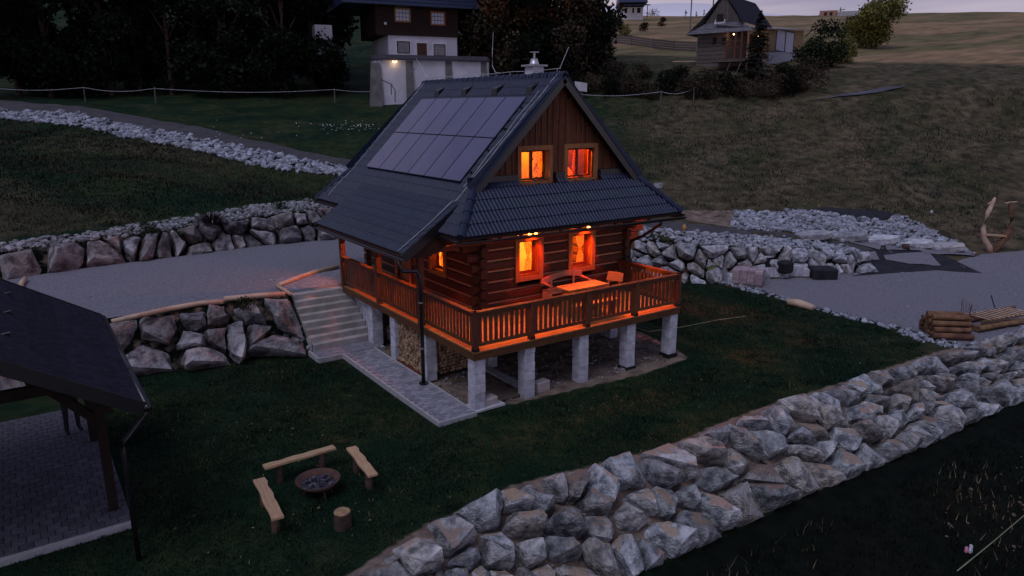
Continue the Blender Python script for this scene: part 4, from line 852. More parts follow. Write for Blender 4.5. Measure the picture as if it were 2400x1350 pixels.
dl = MB().box((XW0-.02, DOOR[0]+.1, DK), (XW0+.04, DOOR[1]-.1, DOOR[3]-.1)).build('door', M['honey_z'], cot)
MB().box((XW0-.05, DOOR[0]+.18, 2.5), (XW0-.02, DOOR[0]+.22, 2.65)).build('handle', M['metal_dark'], dl)
# ------------------------------------------------------------------ porch posts and braces
for i, y in enumerate((2.62, 5.18, 7.80)):
    p_ = MB().box((-.03, y-.075, DK), (.12, y+.075, 3.50)).build('porch_post', M['stain_z'], cot)
    for s_ in (-1, 1):
        if (i, s_) in ((0,-1), (2,1)): continue
        MB().beam((.045, y, 2.85), (.045, y+s_*.42, 3.30), .10, .10).build('brace', M['stain_y'], p_)
    MB().beam((.10, y, 3.42), (XW0, y, 3.42), .12, .14).build('tie_beam', M['stain_x'], cot)
MB().box((-.05, PY0+.05, 3.34), (.14, PY1-.05, 3.50)).build('porch_beam', M['stain_y'], cot)
# lamps: eave spots over the windows, porch lamps, rooms
for x in (2.66, 2.86, 4.66):
    lp = MB().lathe([(0,-.035),(.04,-.025),(.045,.01),(0,.03)], (x, 1.50, ZE-.125), 10).build('eave_lamp', M['lamp_o'], cot)
ORG = (1,.155,.018)
RED = (1,.055,.005)
for x in (3.38, 5.28):
    slight((x, 1.98, ZE-.06), (x, 2.52, 2.7), 300, RED, 60, .7, .04, cot); pass
for x in (1.9, 3.4, 5.0, 6.3): slight((x, 1.56, ZE-.17), (x, .72, DK), 240, ORG, 74, .25, .04, cot)
slight((7.0, 1.55, ZE-.12), (7.4, 2.45, 3.3), 190, RED, 62, .5, .04, cot); slight((1.2, 1.5, ZE-.4), (.75, .8, DK), 200, ORG, 84, .3, .04, cot)
for y in (3.35, 6.0): 
    MB().lathe([(0,-.04),(.06,-.03),(.07,.02),(0,.02)], (1.0, y, 3.80), 10).build('porch_lamp', M['lamp_o'], cot); slight((.95, y, 3.70), (.6, y, DK), 190, ORG, 66, .3, .05, cot)
slight((1.3, 7.3, 3.35), (-3.4, 10.2, 1.4), 330, (1,.22,.08), 70, .5, .05, cot)
plight('room_light', (3.4, 4.4, 3.3), 850, (1,.21,.012), .12, cot); plight('room_light', (5.7, 4.4, 3.3), 420, (1,.20,.02), .12, cot)
plight('room_light', (3.55, YG+1.5, 6.3), 560, (1,.20,.004), .1, cot); plight('room_light', (5.2, YG+1.4, 6.1), 1500, (1,.10,.003), .1, cot)
# ------------------------------------------------------------------ solar array
sol = thing('solar_array', 'twelve dark solar panels in two rows bolted on the cottage roof', 'solar panels', (2.67, 6, 6.2), world=True)
Ud = Vector((-1, 0, -SLP)).normalized(); Nd = Vector((-SLP, 0, 1)).normalized()
P0 = Vector((XR, 0, ZR))+Nd*.13
sd0 = (XR-3.74)*math.sqrt(1+SLP*SLP); 
for i in range(6):
    for j in range(2):
        y0 = 3.0+i*1.003; s_0 = sd0+j*1.535
        q = [P0+Ud*s_0+Vector((0,y0+.012,0)), P0+Ud*s_0+Vector((0,y0+.993,0)), P0+Ud*(s_0+1.515)+Vector((0,y0+.993,0)), P0+Ud*(s_0+1.515)+Vector((0,y0+.012,0))]
        pn = MB().prism([tuple(v) for v in q], tuple(-Nd*.035)).build('solar_panel', M['solar_frame'], sol)
        g = [P0+Nd*.003+Ud*(s_0+.012)+Vector((0,y0+.024,0)), P0+Nd*.003+Ud*(s_0+.012)+Vector((0,y0+.981,0)), P0+Nd*.003+Ud*(s_0+1.503)+Vector((0,y0+.981,0)), P0+Nd*.003+Ud*(s_0+1.503)+Vector((0,y0+.024,0))]
        MB().prism([tuple(v) for v in g], tuple(-Nd*.002)).build('glass', M['solar'], pn)
for j in range(4):
    s_0 = sd0+.35+.77*j; a = P0-Nd*.06+Ud*s_0; MB().beam(a+Vector((0,2.93,0)), a+Vector((0,9.06,0)), .04, .04).build('mounting_rail', M['metal_dark'], sol)
# ================================================================== RAISED DECK
dk = thing('raised_deck', 'dark stained timber deck with railing around the cottage on block pillars', 'deck', (0, 0, 0), world=True)
LU, LV = 6.845, 7.80
for i in range(17):
    y = .0+i*.148; MB().box((0, y, DK-.03), (LU, y+.142, DK+rng.uniform(0,.003))).build('floorboard', M['honey_x'], dk)
for i in range(12):
    x = i*.148; MB().box((x, 2.52, DK-.03), (x+.142, 8.0, DK+rng.uniform(0,.003))).build('floorboard', M['honey_y'], dk)
MB().box((.0, .015, DK-.21), (LU, .075, DK-.032)).build('beam', M['stain_x'], dk); MB().box((.015, .08, DK-.21), (.075, 8.0, DK-.032)).build('beam', M['stain_y'], dk)
MB().box((LU-.075, .08, DK-.21), (LU-.015, 2.5, DK-.032)).build('beam', M['stain_y'], dk); MB().box((.1, 2.3, DK-.23), (LU-.1, 2.42, DK-.032)).build('beam', M['stain_x'], dk)
for i in range(13): MB().box((.35+i*.5, .09, DK-.19), (.42+i*.5, 2.28, DK-.033)).build('joist', M['stain_y'], dk)
MB().box((.08, .08, DK-.05), (LU-.08, 2.5, DK-.034)).box((.08, 2.5, DK-.05), (1.75, 7.9, DK-.034)).build('light_stop_sheet', M['darkwall'], dk)  # unseen sheet added to stop lamp light leaking between the floorboards
MB().box((.08, 2.42, DK-.19), (7.0, 9.4, DK-.07)).build('underfloor', M['darkwall'], dk)
RT_ = DK+.95
def rail(a, b_, posts, skip=()):
    a, b_ = Vector(a), Vector(b_); L_ = (b_-a).length; t_ = (b_-a)/L_; up = Vector((0,0,1)); ax = 'x' if abs(t_.x) > .5 else 'y'
    nrm = Vector((-t_.y, t_.x, 0))
    for p in posts:
        if p in skip: continue
        c = a+t_*p; MB().cbox((c.x, c.y, DK+.46), (.12, .12, .92) if True else 0).build('rail_post', M['stain_z'], dk)
        MB().cbox((c.x, c.y, DK+.03), (.135, .135, .10)).build('post_shoe', M['metal_dark'], dk)
    MB().beam(a-t_*.06+up*(RT_-DK-.02), b_+t_*.06+up*(RT_-DK-.02), .145, .035).build('handrail', M['stain_'+ax], dk)
    for p0, p1 in zip(posts[:-1], posts[1:]):
        MB().beam(a+t_*(p0+.062)+up*.86, a+t_*(p1-.062)+up*.86, .04, .11).build('top_rail', M['stain_'+ax], dk)
        MB().beam(a+t_*(p0+.062)+up*.15, a+t_*(p1-.062)+up*.15, .04, .085).build('bottom_rail', M['stain_'+ax], dk)
        n_ = int((p1-p0-.12)/.145); 
        for k in range(n_):
            c = a+t_*(p0+.06+(k+.5)*(p1-p0-.12)/n_)+nrm*.0
            d_ = (.085, .022, .60) if ax == 'x' else (.022, .085, .60)
            MB().cbox((c.x, c.y, DK+.50), d_).build('baluster', M['stain_z'], dk)
rail((.07, .07, DK), (LU-.07, .07, DK), [0, 1.60, 3.36, 5.05, LU-.14])
rail((.05, .07, DK), (.05, 2.62, DK), [.0, 2.55], (0., 2.55)); rail((.05, 2.62, DK), (.05, 5.18, DK), [0, 2.56], (0, 2.56)); rail((.05, 5.18, DK), (.05, 7.80, DK), [0, 2.62], (0, 2.62))
rail((LU-.07, .07, DK), (LU-.07, 2.42, DK), [0, 2.35], (0,))
def pillar(x, y, z0, z1=DK-.21, w_=.30, shoe=0, n_=None):
    p_ = MB().box((x+.02, y+.02, z0), (x+w_-.02, y+w_-.02, z1)).build('pillar', M['block'], dk)
    z = z0+shoe; h = .235; k = 0
    if shoe: MB().box((x-.03, y-.03, z0-.3), (x+w_+.03, y+w_+.03, z0+shoe-.004)).build('footing', M['rubber'], p_)
    while z < z1-.02:
        zz = min(z+h, z1); j = rng.uniform(-.006,.006)
        MB().box((x+j, y-j, z+.003), (x+w_+j, y+w_-j, zz-.003)).build('concrete_block', M['block'], p_, bevel=.006); z = zz+.002; k += 1
for x, sh in ((.03,0),(1.47,0),(3.2,0),(4.88,.12),(6.52,.16)): pillar(x, .05, -.03 if sh == 0 else -.05, shoe=sh)
for y in (2.42, 4.28): pillar(.05, y, -.02)
pillar(.12, 5.95, -.02, w_=.34)
for x, y in ((3.2,2.35),(6.4,2.35),(1.9,2.35),(1.9,5.8),(6.6,6),(3.2,7.9)): pillar(x, y, -.02)
# ================================================================== STAIRS, PATH, PAVING
st = thing('concrete_stairs', 'eight grey concrete steps climbing to the upper gravel yard', 'stairs', (-.66, 7.2, 0), world=True)
for i in range(8):
    y0 = 6.38+i*.215; z1 = .05+(i+1)*.169
    MB().box((-1.57+.012*rng.uniform(-1,1), y0, -.1), (.26, y0+.235 if i < 7 else y0+.30, z1)).build('step', M['step'], st, bevel=.012)
MB().box((-1.60, 6.46, -.2), (-1.58, 8.2, .3)).build('side_wall', M['concrete'], st)
rw = thing('block_wall', 'stepped concrete block wall between the stairs and the deck underside', 'retaining wall', (.36, 7, 0), world=True)
for r in range(5):
    z0 = .02+r*.245; k = 0; y = 6.3
    while y < 8.1:
        y1 = min(y+(.39 if (k or r % 2) else .2), 8.12)
        if z0+.1 < .1+(y1-6.2)*.95+.35: MB().box((.275+rng.uniform(0,.008), y+.004, z0), (.50, y1-.004, z0+.238)).build('concrete_block', M['block'], rw)
        y = y1; k += 1
path = thing('paved_path', 'grey paved path running beside the lawn from the stairs to the deck corner', 'path', (-.5, 3, 0), world=True)
MB().box((-.96, -.03, -.12), (-.02, 5.62, .02)).box((-1.68, 5.625, -.12), (.34, 6.37, .02)).build('path_base', M['kerb'], path)
def kerb(a, b_): MB().beam(a, b_, .05, .14).build('kerb', M['kerb'], path)
kerb((-.985, -.03, .0), (-.985, 5.6, .0)); kerb((-1.01, -.058, .0), (.0, -.058, .0)); kerb((-1.70, 5.60, .0), (-.96, 5.60, .0)); kerb((-1.705, 5.63, .0), (-1.705, 6.4, .0)); kerb((.0, .02, .0), (.0, 5.6, .0))
proto_p = MB().box((-.088, -.058, -.03), (.088, .058, .0)).build('paver', M['paver'], path, bevel=.006)
cnt = 0
def pav(par, x, y, z, rot=0, kind=None):
    global cnt
    o = proto_p.copy(); COL.objects.link(o); o.parent = par; OFF[o.name] = OFF[par.name]
    o.location = Vector((x, y, z+rng.uniform(0,.004)))-OFF[par.name]; o.rotation_euler = (0, 0, rot+rng.uniform(-.01,.01)); cnt += 1
for v in proto_p.data.vertices: v.co = v.co+OFF[path.name]
rows = 0; y = .03
while y < 5.55:
    x = -.93+(.09 if rows % 2 else 0)+.01
    while x < -.06: 
        if cnt < 292: pav(path, x+.055, y+.04, .045)
        x += .186
    y += .124; rows += 1
rest = MB()
for iy in range(6):
    for ix in range(10): rest.cbox((-1.58+ix*.188+(.09 if iy % 2 else 0), 5.70+iy*.122, .03), (.176, .114, .035))
rest.build('paver', M['paver'], path, kind='stuff')
proto_p.location = Vector((-.86+.03, 5.58, .045))-OFF[path.name]
tp = thing('paved_landing', 'paved landing between the log kerb and the top of the stairs', 'paving', (-.6, 9, 1.4), world=True)
MB().box((-1.58, 8.28, 1.30), (1.3, 10.35, 1.42)).build('landing_base', M['kerb'], tp)
m_ = MB()
for iy in range(16):
    for ix in range(15): m_.cbox((-1.48+ix*.188+(.09 if iy % 2 else 0), 8.36+iy*.123, 1.43), (.176, .113, .03+rng.uniform(0,.005)))
m_.build('paver', M['paver'], tp, kind='stuff')
# peeled log kerbs
def plog(name, pts, r, m, label, **k):
    o = MB().tube(pts, r, 9).build(name, m, smooth=True); return tag(o, label, 'log', k.get('group'))
def rl(pxs, z, up): return [tuple(Vector(at(*p, z=z))+Vector((0,0,0))) for p in pxs]
plog('kerb_log', rl(((262,752),(330,737),(400,722),(470,710),(522,706)), 1.48, 0), [.06,.07,.075,.075,.07], M['peeled'], 'long peeled log edging the upper yard above the dark boulders')
plog('kerb_log', rl(((524,700),(560,697),(610,692),(668,688)), 1.49, 0), [.08,.085,.085,.07], M['peeled'], 'thicker peeled log ending beside the top of the stairs')
plog('kerb_log', rl(((647,669),(662,676),(680,689)), 1.49, 0), [.05,.055,.05], M['peeled'], 'short curved white branch at the corner of the paved landing')
plog('kerb_log', rl(((655,667),(700,650),(735,638),(792,624)), 1.49, 0), [.07,.08,.08,.07], M['peeled'], 'peeled log glowing orange beside the paved landing')
plog('kerb_log', rl(((58,652),(50,662),(46,674)), 1.5, 0), [.08,.08,.07], M['peeled'], 'stub of pale bent log at the left end of the upper yard')
plog('timber_log', rl(((1846,708),(1872,712),(1904,722)), .15, 0), [.13,.15,.11], M['peeled'], 'thick peeled log lying on the stone rim of the right gravel yard')
# ================================================================== FIRE PIT, BENCHES, STUMP
fp = thing('fire_pit', 'round rusty fire bowl with ash standing on the lawn between benches', 'fire pit', (-4.25, -1.33, 0))
MB().lathe([(0,.14),(.18,.155),(.31,.21),(.395,.30),(.41,.30),(.325,.19),(.19,.13),(0,.115)], n=28).build('bowl', M['rust'], fp, smooth=True)
MB().lathe([(0,.205),(.2,.20),(.30,.213),(.29,.19),(0,.16)], n=24).build('ash', M['ash'], fp, smooth=True)
for a in (0.6, 2.7, 4.8): MB().tube([(.2*math.cos(a), .2*math.sin(a), .16), (.28*math.cos(a), .28*math.sin(a), -.02)], .02, 6).build('leg', M['rust'], fp)
stones('x', np.array([(-4.25+rng.uniform(-.2,.2), -1.33+rng.uniform(-.2,.2), .22) for _ in range(26)]), nr.uniform(.015,.04,26), M['ash'], parent=None).name = 'charcoal'
co_ = bpy.data.objects['charcoal']; tag(co_, 'charcoal lumps lying in the rusty fire bowl', 'charcoal', kind='stuff')
def bench(a, b_, wd, label, z=.42):
    a, b_ = Vector(a), Vector(b_); c = (a+b_)/2; L_ = (b_-a).length; ang_ = math.atan2(b_.y-a.y, b_.x-a.x)
    t_ = thing('log_bench', label, 'bench', (c.x, c.y, 0), ang_, group='rough plank benches round the fire bowl')
    n_ = 9; top = []; 
    for i in range(n_+1): top.append((-L_/2+L_*i/n_, wd/2*(1+.08*math.sin(i*1.9))+.012*math.sin(i*2.3)))
    bot = [(x, -wd/2*(1+.1*math.sin(i*1.3+1))) for i, (x, _) in enumerate(top)][::-1]
    MB().prism([(x, y, z-.05) for x, y in top+bot], (0, 0, .05)).build('seat', M['pale_x'], t_, bevel=.006)
    for s_ in (-1, 1): MB().lathe([(0,-.03),(.07,-.03),(.062,z-.054),(0,z-.054)], (s_*(L_/2-.28), 0, 0), 10).build('leg', M['bark'], t_)
    return t_
bench(at(617,1092,z=.42), at(783,1045,z=.42), .17, 'longest plank bench, behind the fire bowl')
bench(at(822,1046,z=.42), at(873,1112,z=.42), .19, 'plank bench to the right of the fire bowl')
bench(at(606,1120,z=.42), at(650,1212,z=.42), .20, 'plank bench to the left of the fire bowl')
sp_ = at(803,1235,z=0); sm_ = thing('stump_seat', 'single sawn stump standing on the lawn in front of the fire bowl', 'stump', (sp_[0], sp_[1], 0))
MB().lathe([(0,-.02),(.15,-.02),(.145,.15),(.14,.29),(0,.29)], n=18).build('trunk', M['bark'], sm_, smooth=False)
MB().lathe([(0,.305),(.135,.305),(.140,.291),(0,.291)], n=18).build('sawn_top', M['endgrain'], sm_)
# ================================================================== PAVILION on the left
pvl = thing('pavilion', 'open timber pavilion with dark tiled roof on a paved floor at the left', 'pavilion', (-9, 1, 0), world=True)
EX, EZ, PS = -6.97, 2.60, .62; PYa, PYb = -1.78, 3.95; RXp = -11.0; RZp = EZ+PS*(EX-RXp)
prf = MB().prism([(EX,PYa,EZ-.03),(RXp,PYa,RZp-.03),(RXp,PYb,RZp-.03),(EX,PYb,EZ-.03)], (0,0,-.06)).build('roof', M['darkwall'], pvl)
Lp = math.hypot(EX-RXp, RZp-EZ)
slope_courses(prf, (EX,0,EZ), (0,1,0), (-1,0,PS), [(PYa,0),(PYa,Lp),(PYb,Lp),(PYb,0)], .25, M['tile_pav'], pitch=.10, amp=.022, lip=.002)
MB().prism([(RXp,PYa,RZp-.03),(RXp-4.1,PYa,EZ-.03),(RXp-4.1,PYb,EZ-.03),(RXp,PYb,RZp-.03)], (0,0,.04)).build('roof_slope', M['tile_pav'], prf)
for y_ in (PYa-.02, PYb+.02): MB().beam((EX,y_,EZ-.05), (RXp,y_,RZp-.05), .05, .20).build('barge_board', M['metal_dark'], prf)
gx0 = EX+.06
gm = MB()
for j in range(9):
    th = math.pi*j/8
gm.tube([(gx0, PYa-.05, EZ-.05), (gx0, PYb+.05, EZ-.05)], .06, 10).build('gutter', M['metal_dark'], prf, smooth=True)
dq = at(325,1312,z=0)
MB().tube([(gx0, PYa+.1, EZ-.1), (gx0-.03, PYa+.12, EZ-.22), (dq[0]+.03, dq[1]-.03, 2.06), (dq[0], dq[1], 1.92), (dq[0], dq[1], -.02)], .04, 10).build('downspout', M['metal_dark'], pvl, smooth=True)
for i, (x, y) in enumerate(((-7.45, .05), (-7.45, 3.3), (-10.9, .05), (-10.9, 3.3))):
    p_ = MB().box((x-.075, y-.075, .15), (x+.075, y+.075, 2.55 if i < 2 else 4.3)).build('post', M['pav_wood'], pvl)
    MB().cbox((x, y, .12), (.2, .2, .06)).build('post_shoe', M['metal_dark'], p_)
    if i < 2:
        MB().beam((x, y, 1.75), (x-.75, y, 2.62), .12, .14).build('brace', M['pav_wood'], p_); MB().beam((x, y, 1.75), (x, y+.75*(1 if i == 0 else -1), 2.5), .12, .14).build('brace', M['pav_wood'], p_)
for y in (.05, 3.3):
    MB().beam((-6.9, y, 2.52), (-11, y, 2.52+.0), .14, .18).build('tie_beam', M['pav_wood'], pvl); MB().beam((-7.0, y, EZ-.12), (RXp, y, RZp-.2), .12, .16).build('rafter', M['pav_wood'], pvl)
MB().box((-7.53, PYa+.2, 2.5), (-7.37, PYb-.2, 2.66)).build('eave_beam', M['pav_wood'], pvl)
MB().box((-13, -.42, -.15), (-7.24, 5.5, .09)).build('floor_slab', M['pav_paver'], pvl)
MB().box((-13, -.62, -.15), (-7.22, -.43, .10)).build('kerb', M['kerb'], pvl)
k_ = 0; stf = MB()
pp2 = MB().box((-.095,-.095,-.03),(.095,.095,0)).build('floor_paver', M['pav_paver'], pvl, bevel=.006)
for v in pp2.data.vertices: v.co = v.co+OFF[pvl.name]
y = -.42
rr = 0
while y < 5.4:
    x = -7.34-(.1 if rr % 2 else 0)
    while x > -12.9:
        if k_ < 290 and y < 2.6 and x > -9.6:
            o = pp2.copy(); COL.objects.link(o); o.location = Vector((x,y,.125+rng.uniform(0,.004)))-OFF[pvl.name]; k_ += 1
        else: stf.cbox((x, y, .11), (.19, .19, .03))
        x -= .2
    y += .2; rr += 1
stf.build('floor_paver', M['pav_paver'], pvl, kind='stuff'); pp2.location = Vector((-7.3, -.2, .1248))-OFF[pvl.name]
for i in range(3):
    q = at(12+4*i, 692+44*i, z=4.2); vy = .9+i*.0
for i, (px, py) in enumerate(((18,690),(18,734),(14,786))):
    rr_ = ray(px, py); # meet the roof plane z = EZ + PS*(EX-x)
    tt = (EZ+PS*(EX-CP[0])-CP[2]+.04)/(rr_[2]+PS*rr_[0]); v = CP+tt*rr_
    MB().prism([(v[0]-.2, v[1]-.03, v[2]+.02), (v[0]+.05, v[1]-.03, v[2]-.03), (v[0]+.05, v[1]-.03, v[2]+.05)], (0, .06, 0)).build('snow_guard', M['metal_dark'], prf)
# a visitor standing in the shade of the pavilion: one skinned body
def figure(loc, rz, label):
    t_ = thing('person', label, 'person', loc, rz)
    J = {'pel':(0,0,.93),'ch':(0,.0,1.30),'nk':(0,0,1.47),'hd':(0,.02,1.60),'ht':(0,.02,1.70),
         'hl':(-.10,0,.88),'kl':(-.11,.02,.48),'al':(-.12,-.01,.09),'tl':(-.13,.12,.035),'hr':(.10,0,.88),'kr':(.12,.04,.48),'ar':(.13,.0,.09),'tr':(.15,.13,.035),
         'sl':(-.19,0,1.40),'el':(-.24,-.02,1.13),'wl':(-.22,.12,.92),'hal':(-.20,.18,.86),'sr':(.19,0,1.40),'er':(.25,.0,1.13),'wr':(.22,.14,.93),'har':(.20,.20,.88)}
    Rr = dict(pel=.15,ch=.155,nk=.06,hd=.095,ht=.075,hl=.095,kl=.062,al=.045,tl=.04,hr=.095,kr=.062,ar=.045,tr=.04,sl=.07,el=.045,wl=.032,hal=.035,sr=.07,er=.045,wr=.032,har=.035)
    E_ = [('pel','ch'),('ch','nk'),('nk','hd'),('hd','ht'),('pel','hl'),('hl','kl'),('kl','al'),('al','tl'),('pel','hr'),('hr','kr'),('kr','ar'),('ar','tr'),('ch','sl'),('sl','el'),('el','wl'),('wl','hal'),('ch','sr'),('sr','er'),('er','wr'),('wr','har')]
    ks = list(J); me = bpy.data.meshes.new('body'); me.from_pydata([J[k] for k in ks], [(ks.index(a), ks.index(b_)) for a, b_ in E_], [])
    o = bpy.data.objects.new('body', me); COL.objects.link(o); o.parent = t_; o.modifiers.new('skin', 'SKIN'); sm = o.modifiers.new('sub', 'SUBSURF'); sm.levels = sm.render_levels = 1
    for i, k in enumerate(ks): me.skin_vertices[0].data[i].radius = (Rr[k], Rr[k])
    me.skin_vertices[0].data[0].use_root = True; me.materials.append(M['cloth']); return t_
figure(at(172,1012,z=.13), math.radians(200), 'person in dark clothes standing in the shade under the pavilion roof')
# ================================================================== DECK FURNITURE
bn = thing('deck_bench', 'rustic bench with wavy plank backrest against the log wall on the deck', 'bench', (4.45, 2.2, DK), world=True)
bx0, bx1 = 3.72, 5.2
topc = [(bx0+(bx1-bx0)*i/12, DK+.72+.17*math.sin(math.pi*min(1, i/12*.72+.05))) for i in range(13)]
botc = [(x, z-.20+.05*math.sin(math.pi*i/12)) for i, (x, z) in enumerate(topc)][::-1]
MB().prism([(x, 2.36, z) for x, z in topc+botc], (0, .05, 0)).build('backrest', M['pale_x'], bn)
MB().box((bx0+.02, 1.93, DK+.40), (bx1-.02, 2.34, DK+.46)).build('seat', M['pale_x'], bn)
for x in (bx0, bx1-.06):
    MB().box((x+.0, 1.95, DK), (x+.055, 2.34, DK+.398)).build('leg', M['pale_z'], bn); MB().beam((x+.03, 1.93, DK+.62), (x+.03, 2.40, DK+.66), .10, .03).build('armrest', M['pale_y'], bn)
    MB().box((x+.0, 1.95, DK+.462), (x+.05, 2.0, DK+.60)).build('arm_support', M['pale_z'], bn)
for x in (bx0+.3, bx1-.36): MB().box((x, 2.345, DK+.3), (x+.07, 2.359, DK+.85)).build('back_post', M['pale_z'], bn)
tb = thing('deck_table', 'orange lit wooden table with plank top standing on the deck', 'table', (4.1, 1.3, DK), world=True)
for i in range(4): MB().box((3.45, .82+i*.145, DK+.74), (4.83, .82+i*.145+.138, DK+.785)).build('top_plank', M['honey_x'], tb)
for x in (3.6, 4.6):
    MB().box((x, .92, DK), (x+.07, 1.3, DK+.70)).build('leg', M['honey_z'], tb); MB().box((x, .84, DK+.70), (x+.07, 1.38, DK+.738)).build('batten', M['honey_y'], tb)
MB().box((3.675, 1.14, DK+.3), (4.595, 1.20, DK+.40)).build('stretcher', M['honey_x'], tb)
ch_ = thing('deck_chair', 'low backed wooden chair at the right end of the deck table', 'chair', (5.45, 1.35, DK), math.radians(-62))
MB().prism([(-.24,.2,.62),(.24,.2,.62),(.26,.23,.86),(-.20,.23,.88)], (0,.035,0)).build('backrest', M['honey_x'], ch_)
MB().box((-.24,-.22,.40),(.24,.2,.45)).build('seat', M['honey_x'], ch_)
for a, b_ in ((-.2,-.18),(.16,-.18),(-.2,.17),(.16,.17)): MB().box((a,b_,0),(a+.04,b_+.04,.40)).build('leg', M['honey_z'], ch_)
for a in (-.18,.14): MB().box((a,.19,.45),(a+.04,.215,.64)).build('back_post', M['honey_z'], ch_)
bn2 = thing('deck_bench', 'wooden bench standing on the near side of the deck table', 'bench', (4.1, .5, DK), world=True)
MB().box((3.4,.40,DK+.40),(4.9,.66,DK+.45)).build('seat', M['honey_x'], bn2)
for x in (3.55, 4.7): MB().box((x,.42,DK),(x+.05,.64,DK+.40)).build('leg', M['honey_z'], bn2)
# ================================================================== UNDER THE DECK
def firewood(label, y0, y1, x, z0, z1, nx, axis_='y'):
    t_ = thing('firewood_stack', label, 'firewood', ((x, (y0+y1)/2, 0) if axis_ == 'y' else ((y0+y1)/2, x, 0)), world=True); m_ = MB(); z = z0; k = 0; n_ = 0
    while z < z1:
        y = y0+rng.uniform(0,.06)
        while y < y1:
            r = rng.uniform(.035,.07); a0 = rng.uniform(0,6.3); nn = rng.choice((3,4,5)); dx = rng.uniform(-.03,.03)
            pr = [(y+math.cos(a0+2*math.pi*i/nn)*r, z+math.sin(a0+2*math.pi*i/nn)*r) for i in range(nn)]
            if axis_ == 'y': poly = [(x+dx, a, c) for a, c in pr]; ext = (.33, 0, 0)
            else: poly = [(a, x+dx, c) for a, c in pr]; ext = (0, .33, 0)
            if n_ < 280: MB().prism(poly, ext).build('split_log', M['firewood2'], t_)
            else: m_.prism(poly, ext)
            n_ += 1; y += r*1.75
        z += .092; k += 1
    if m_.v: m_.build('split_log', M['firewood'], t_, kind='stuff')
    return t_
M['firewood2'] = mat('split_firewood_piece', (.50,.33,.20), (.20,.125,.08), 9, .9, .5, 30, var=.4)
firewood('firewood wall stacked between the block pillars behind the downspout', 2.80, 4.26, .14, .10, 1.22, 16)
firewood('darker firewood stack in the shade behind the corner pillar', .55, 1.9, 2.62, .08, 1.05, 14, 'x')
firewood('round firewood ends high in the dark under the cottage floor', 2.2, 4.4, 3.6, .75, 1.15, 14, 'x')
MB().box((.06, 2.74, -.02), (.5, 4.27, .055)).build('x', M['stain_y']).name = 'timber_sill'; tag(bpy.data.objects['timber_sill'], 'dark timber sill under the firewood wall', 'beam')
for k, (px, py, d_, lb) in enumerate(((1275,918,(.42,.26,.27),'pale cut stone block beside the second pillar under the deck'), (1152,955,(.40,.26,.25),'brown cut stone block beside the corner pillar'))):
    p = at(px, py, z=0); o = MB().cbox((0,0,d_[2]/2-.02), d_).build('stone_block', mat('cut_stone_%d' % k, (.50,.43,.42), (.38,.31,.30), 4, .9, .5, 20), bevel=.02); o.location = (p[0], p[1]+.15, 0); o.rotation_euler = (0,0,.12); tag(o, lb, 'stone')
bk = thing('bucket', 'white plastic bucket full of kindling behind the paved path', 'bucket', (.80, 6.15, .03))
MB().lathe([(0,.0),(.12,.0),(.145,.30),(.155,.30),(.15,.31),(.135,.31),(.125,.05),(0,.05)], n=18).build('pail', M['plastic_white'], bk, smooth=True)
MB().lathe([(.147,.27),(.156,.27),(.156,.29),(.147,.29)], n=18).build('rim', M['plastic_white'], bk)
for i in range(5): MB().beam((-.08+.03*i,-.08,.2), (-.1+.05*i,.08,.40), .05, .03).build('kindling', M['pale_x'], bk)
mp_ = MB().tube([(.25,5.75,1.05),(.2,5.7,1.2)], .05, 6); tag(mp_.build('wall_socket', M['plastic_white']), 'small white box on the block pier by the stairs', 'box')
tag(MB().beam((1.9,1.9,.95),(3.3,1.35,.85),.10,.05).beam((1.9,1.9,1.0),(2.9,1.0,1.12),.08,.05).beam((1.85,1.9,1.05),(1.75,1.8,.5),.10,.05).build('timber_trestle', M['honey_x']), 'leaning timber trestle in the shadow behind the second pillar', 'trestle')
tag(MB().box((1.7,.75,.0),(1.95,2.9,.05)).build('plank', M['concrete']), 'long grey board lying on the soil under the deck', 'board')
tag(MB().tube([(.95,1.75,1.2),(.9,1.2,.0)],.012,6).build('stick', M['peeled']), 'thin pale stick leaning beside the firewood', 'stick')
tag(MB().box((0,0,0),(.85,.5,.05)).build('board', M['plastic_white']), 'white board lying under the right end of the deck', 'board'); bpy.data.objects['board'].location = (6.1,2.3,.28); bpy.data.objects['board'].rotation_euler = (.1,.0,.1)
tag(MB().box((.6,.25,-.01),(1.5,1.2,.06)).build('stone_slab', M['soil'], bevel=.02), 'flat sandy slab under the deck beside the corner pillar', 'slab')
# hose on the lawn
hz = [on(px,py) for px,py in ((1490,770),(1520,779),(1600,768),(1680,752),(1748,743))]; tag(MB().tube([(p[0],p[1],p[2]+.02) for p in hz], .012, 6).build('garden_hose', M['hose']), 'thin garden hose curving over the lawn right of the deck', 'hose')
# ================================================================== RIGHT YARD
def pallet_stack(px, py, z, dims, rz, label, m, cols, rows_, lay, drop=0):
    p = at(px, py, z=z); t_ = thing('paving_pallet', label, 'pallet', p, rz, group='pallets of paving blocks by the boulder wall'); L_, W_, Hh = dims
    for i in range(3): MB().box((-L_/2, -W_/2+i*(W_-.1)/2, 0), (L_/2, -W_/2+i*(W_-.1)/2+.1, .1)).build('pallet_board', M['grey_x'], t_)
    MB().box((-L_/2, -W_/2, .1), (L_/2, W_/2, .13)).build('pallet_top', M['grey_x'], t_)
    bw, bd, bh = L_/cols, W_/rows_, (Hh-.13)/lay
    for a in range(cols):
        for b_ in range(rows_):
            for c_ in range(lay):
                if c_ == lay-1 and rng.random() < drop: continue
                MB().box((-L_/2+a*bw+.006, -W_/2+b_*bd+.006, .13+c_*bh+.002), (-L_/2+(a+1)*bw-.006, -W_/2+(b_+1)*bd-.006, .13+(c_+1)*bh-.004)).build('block', m, t_)
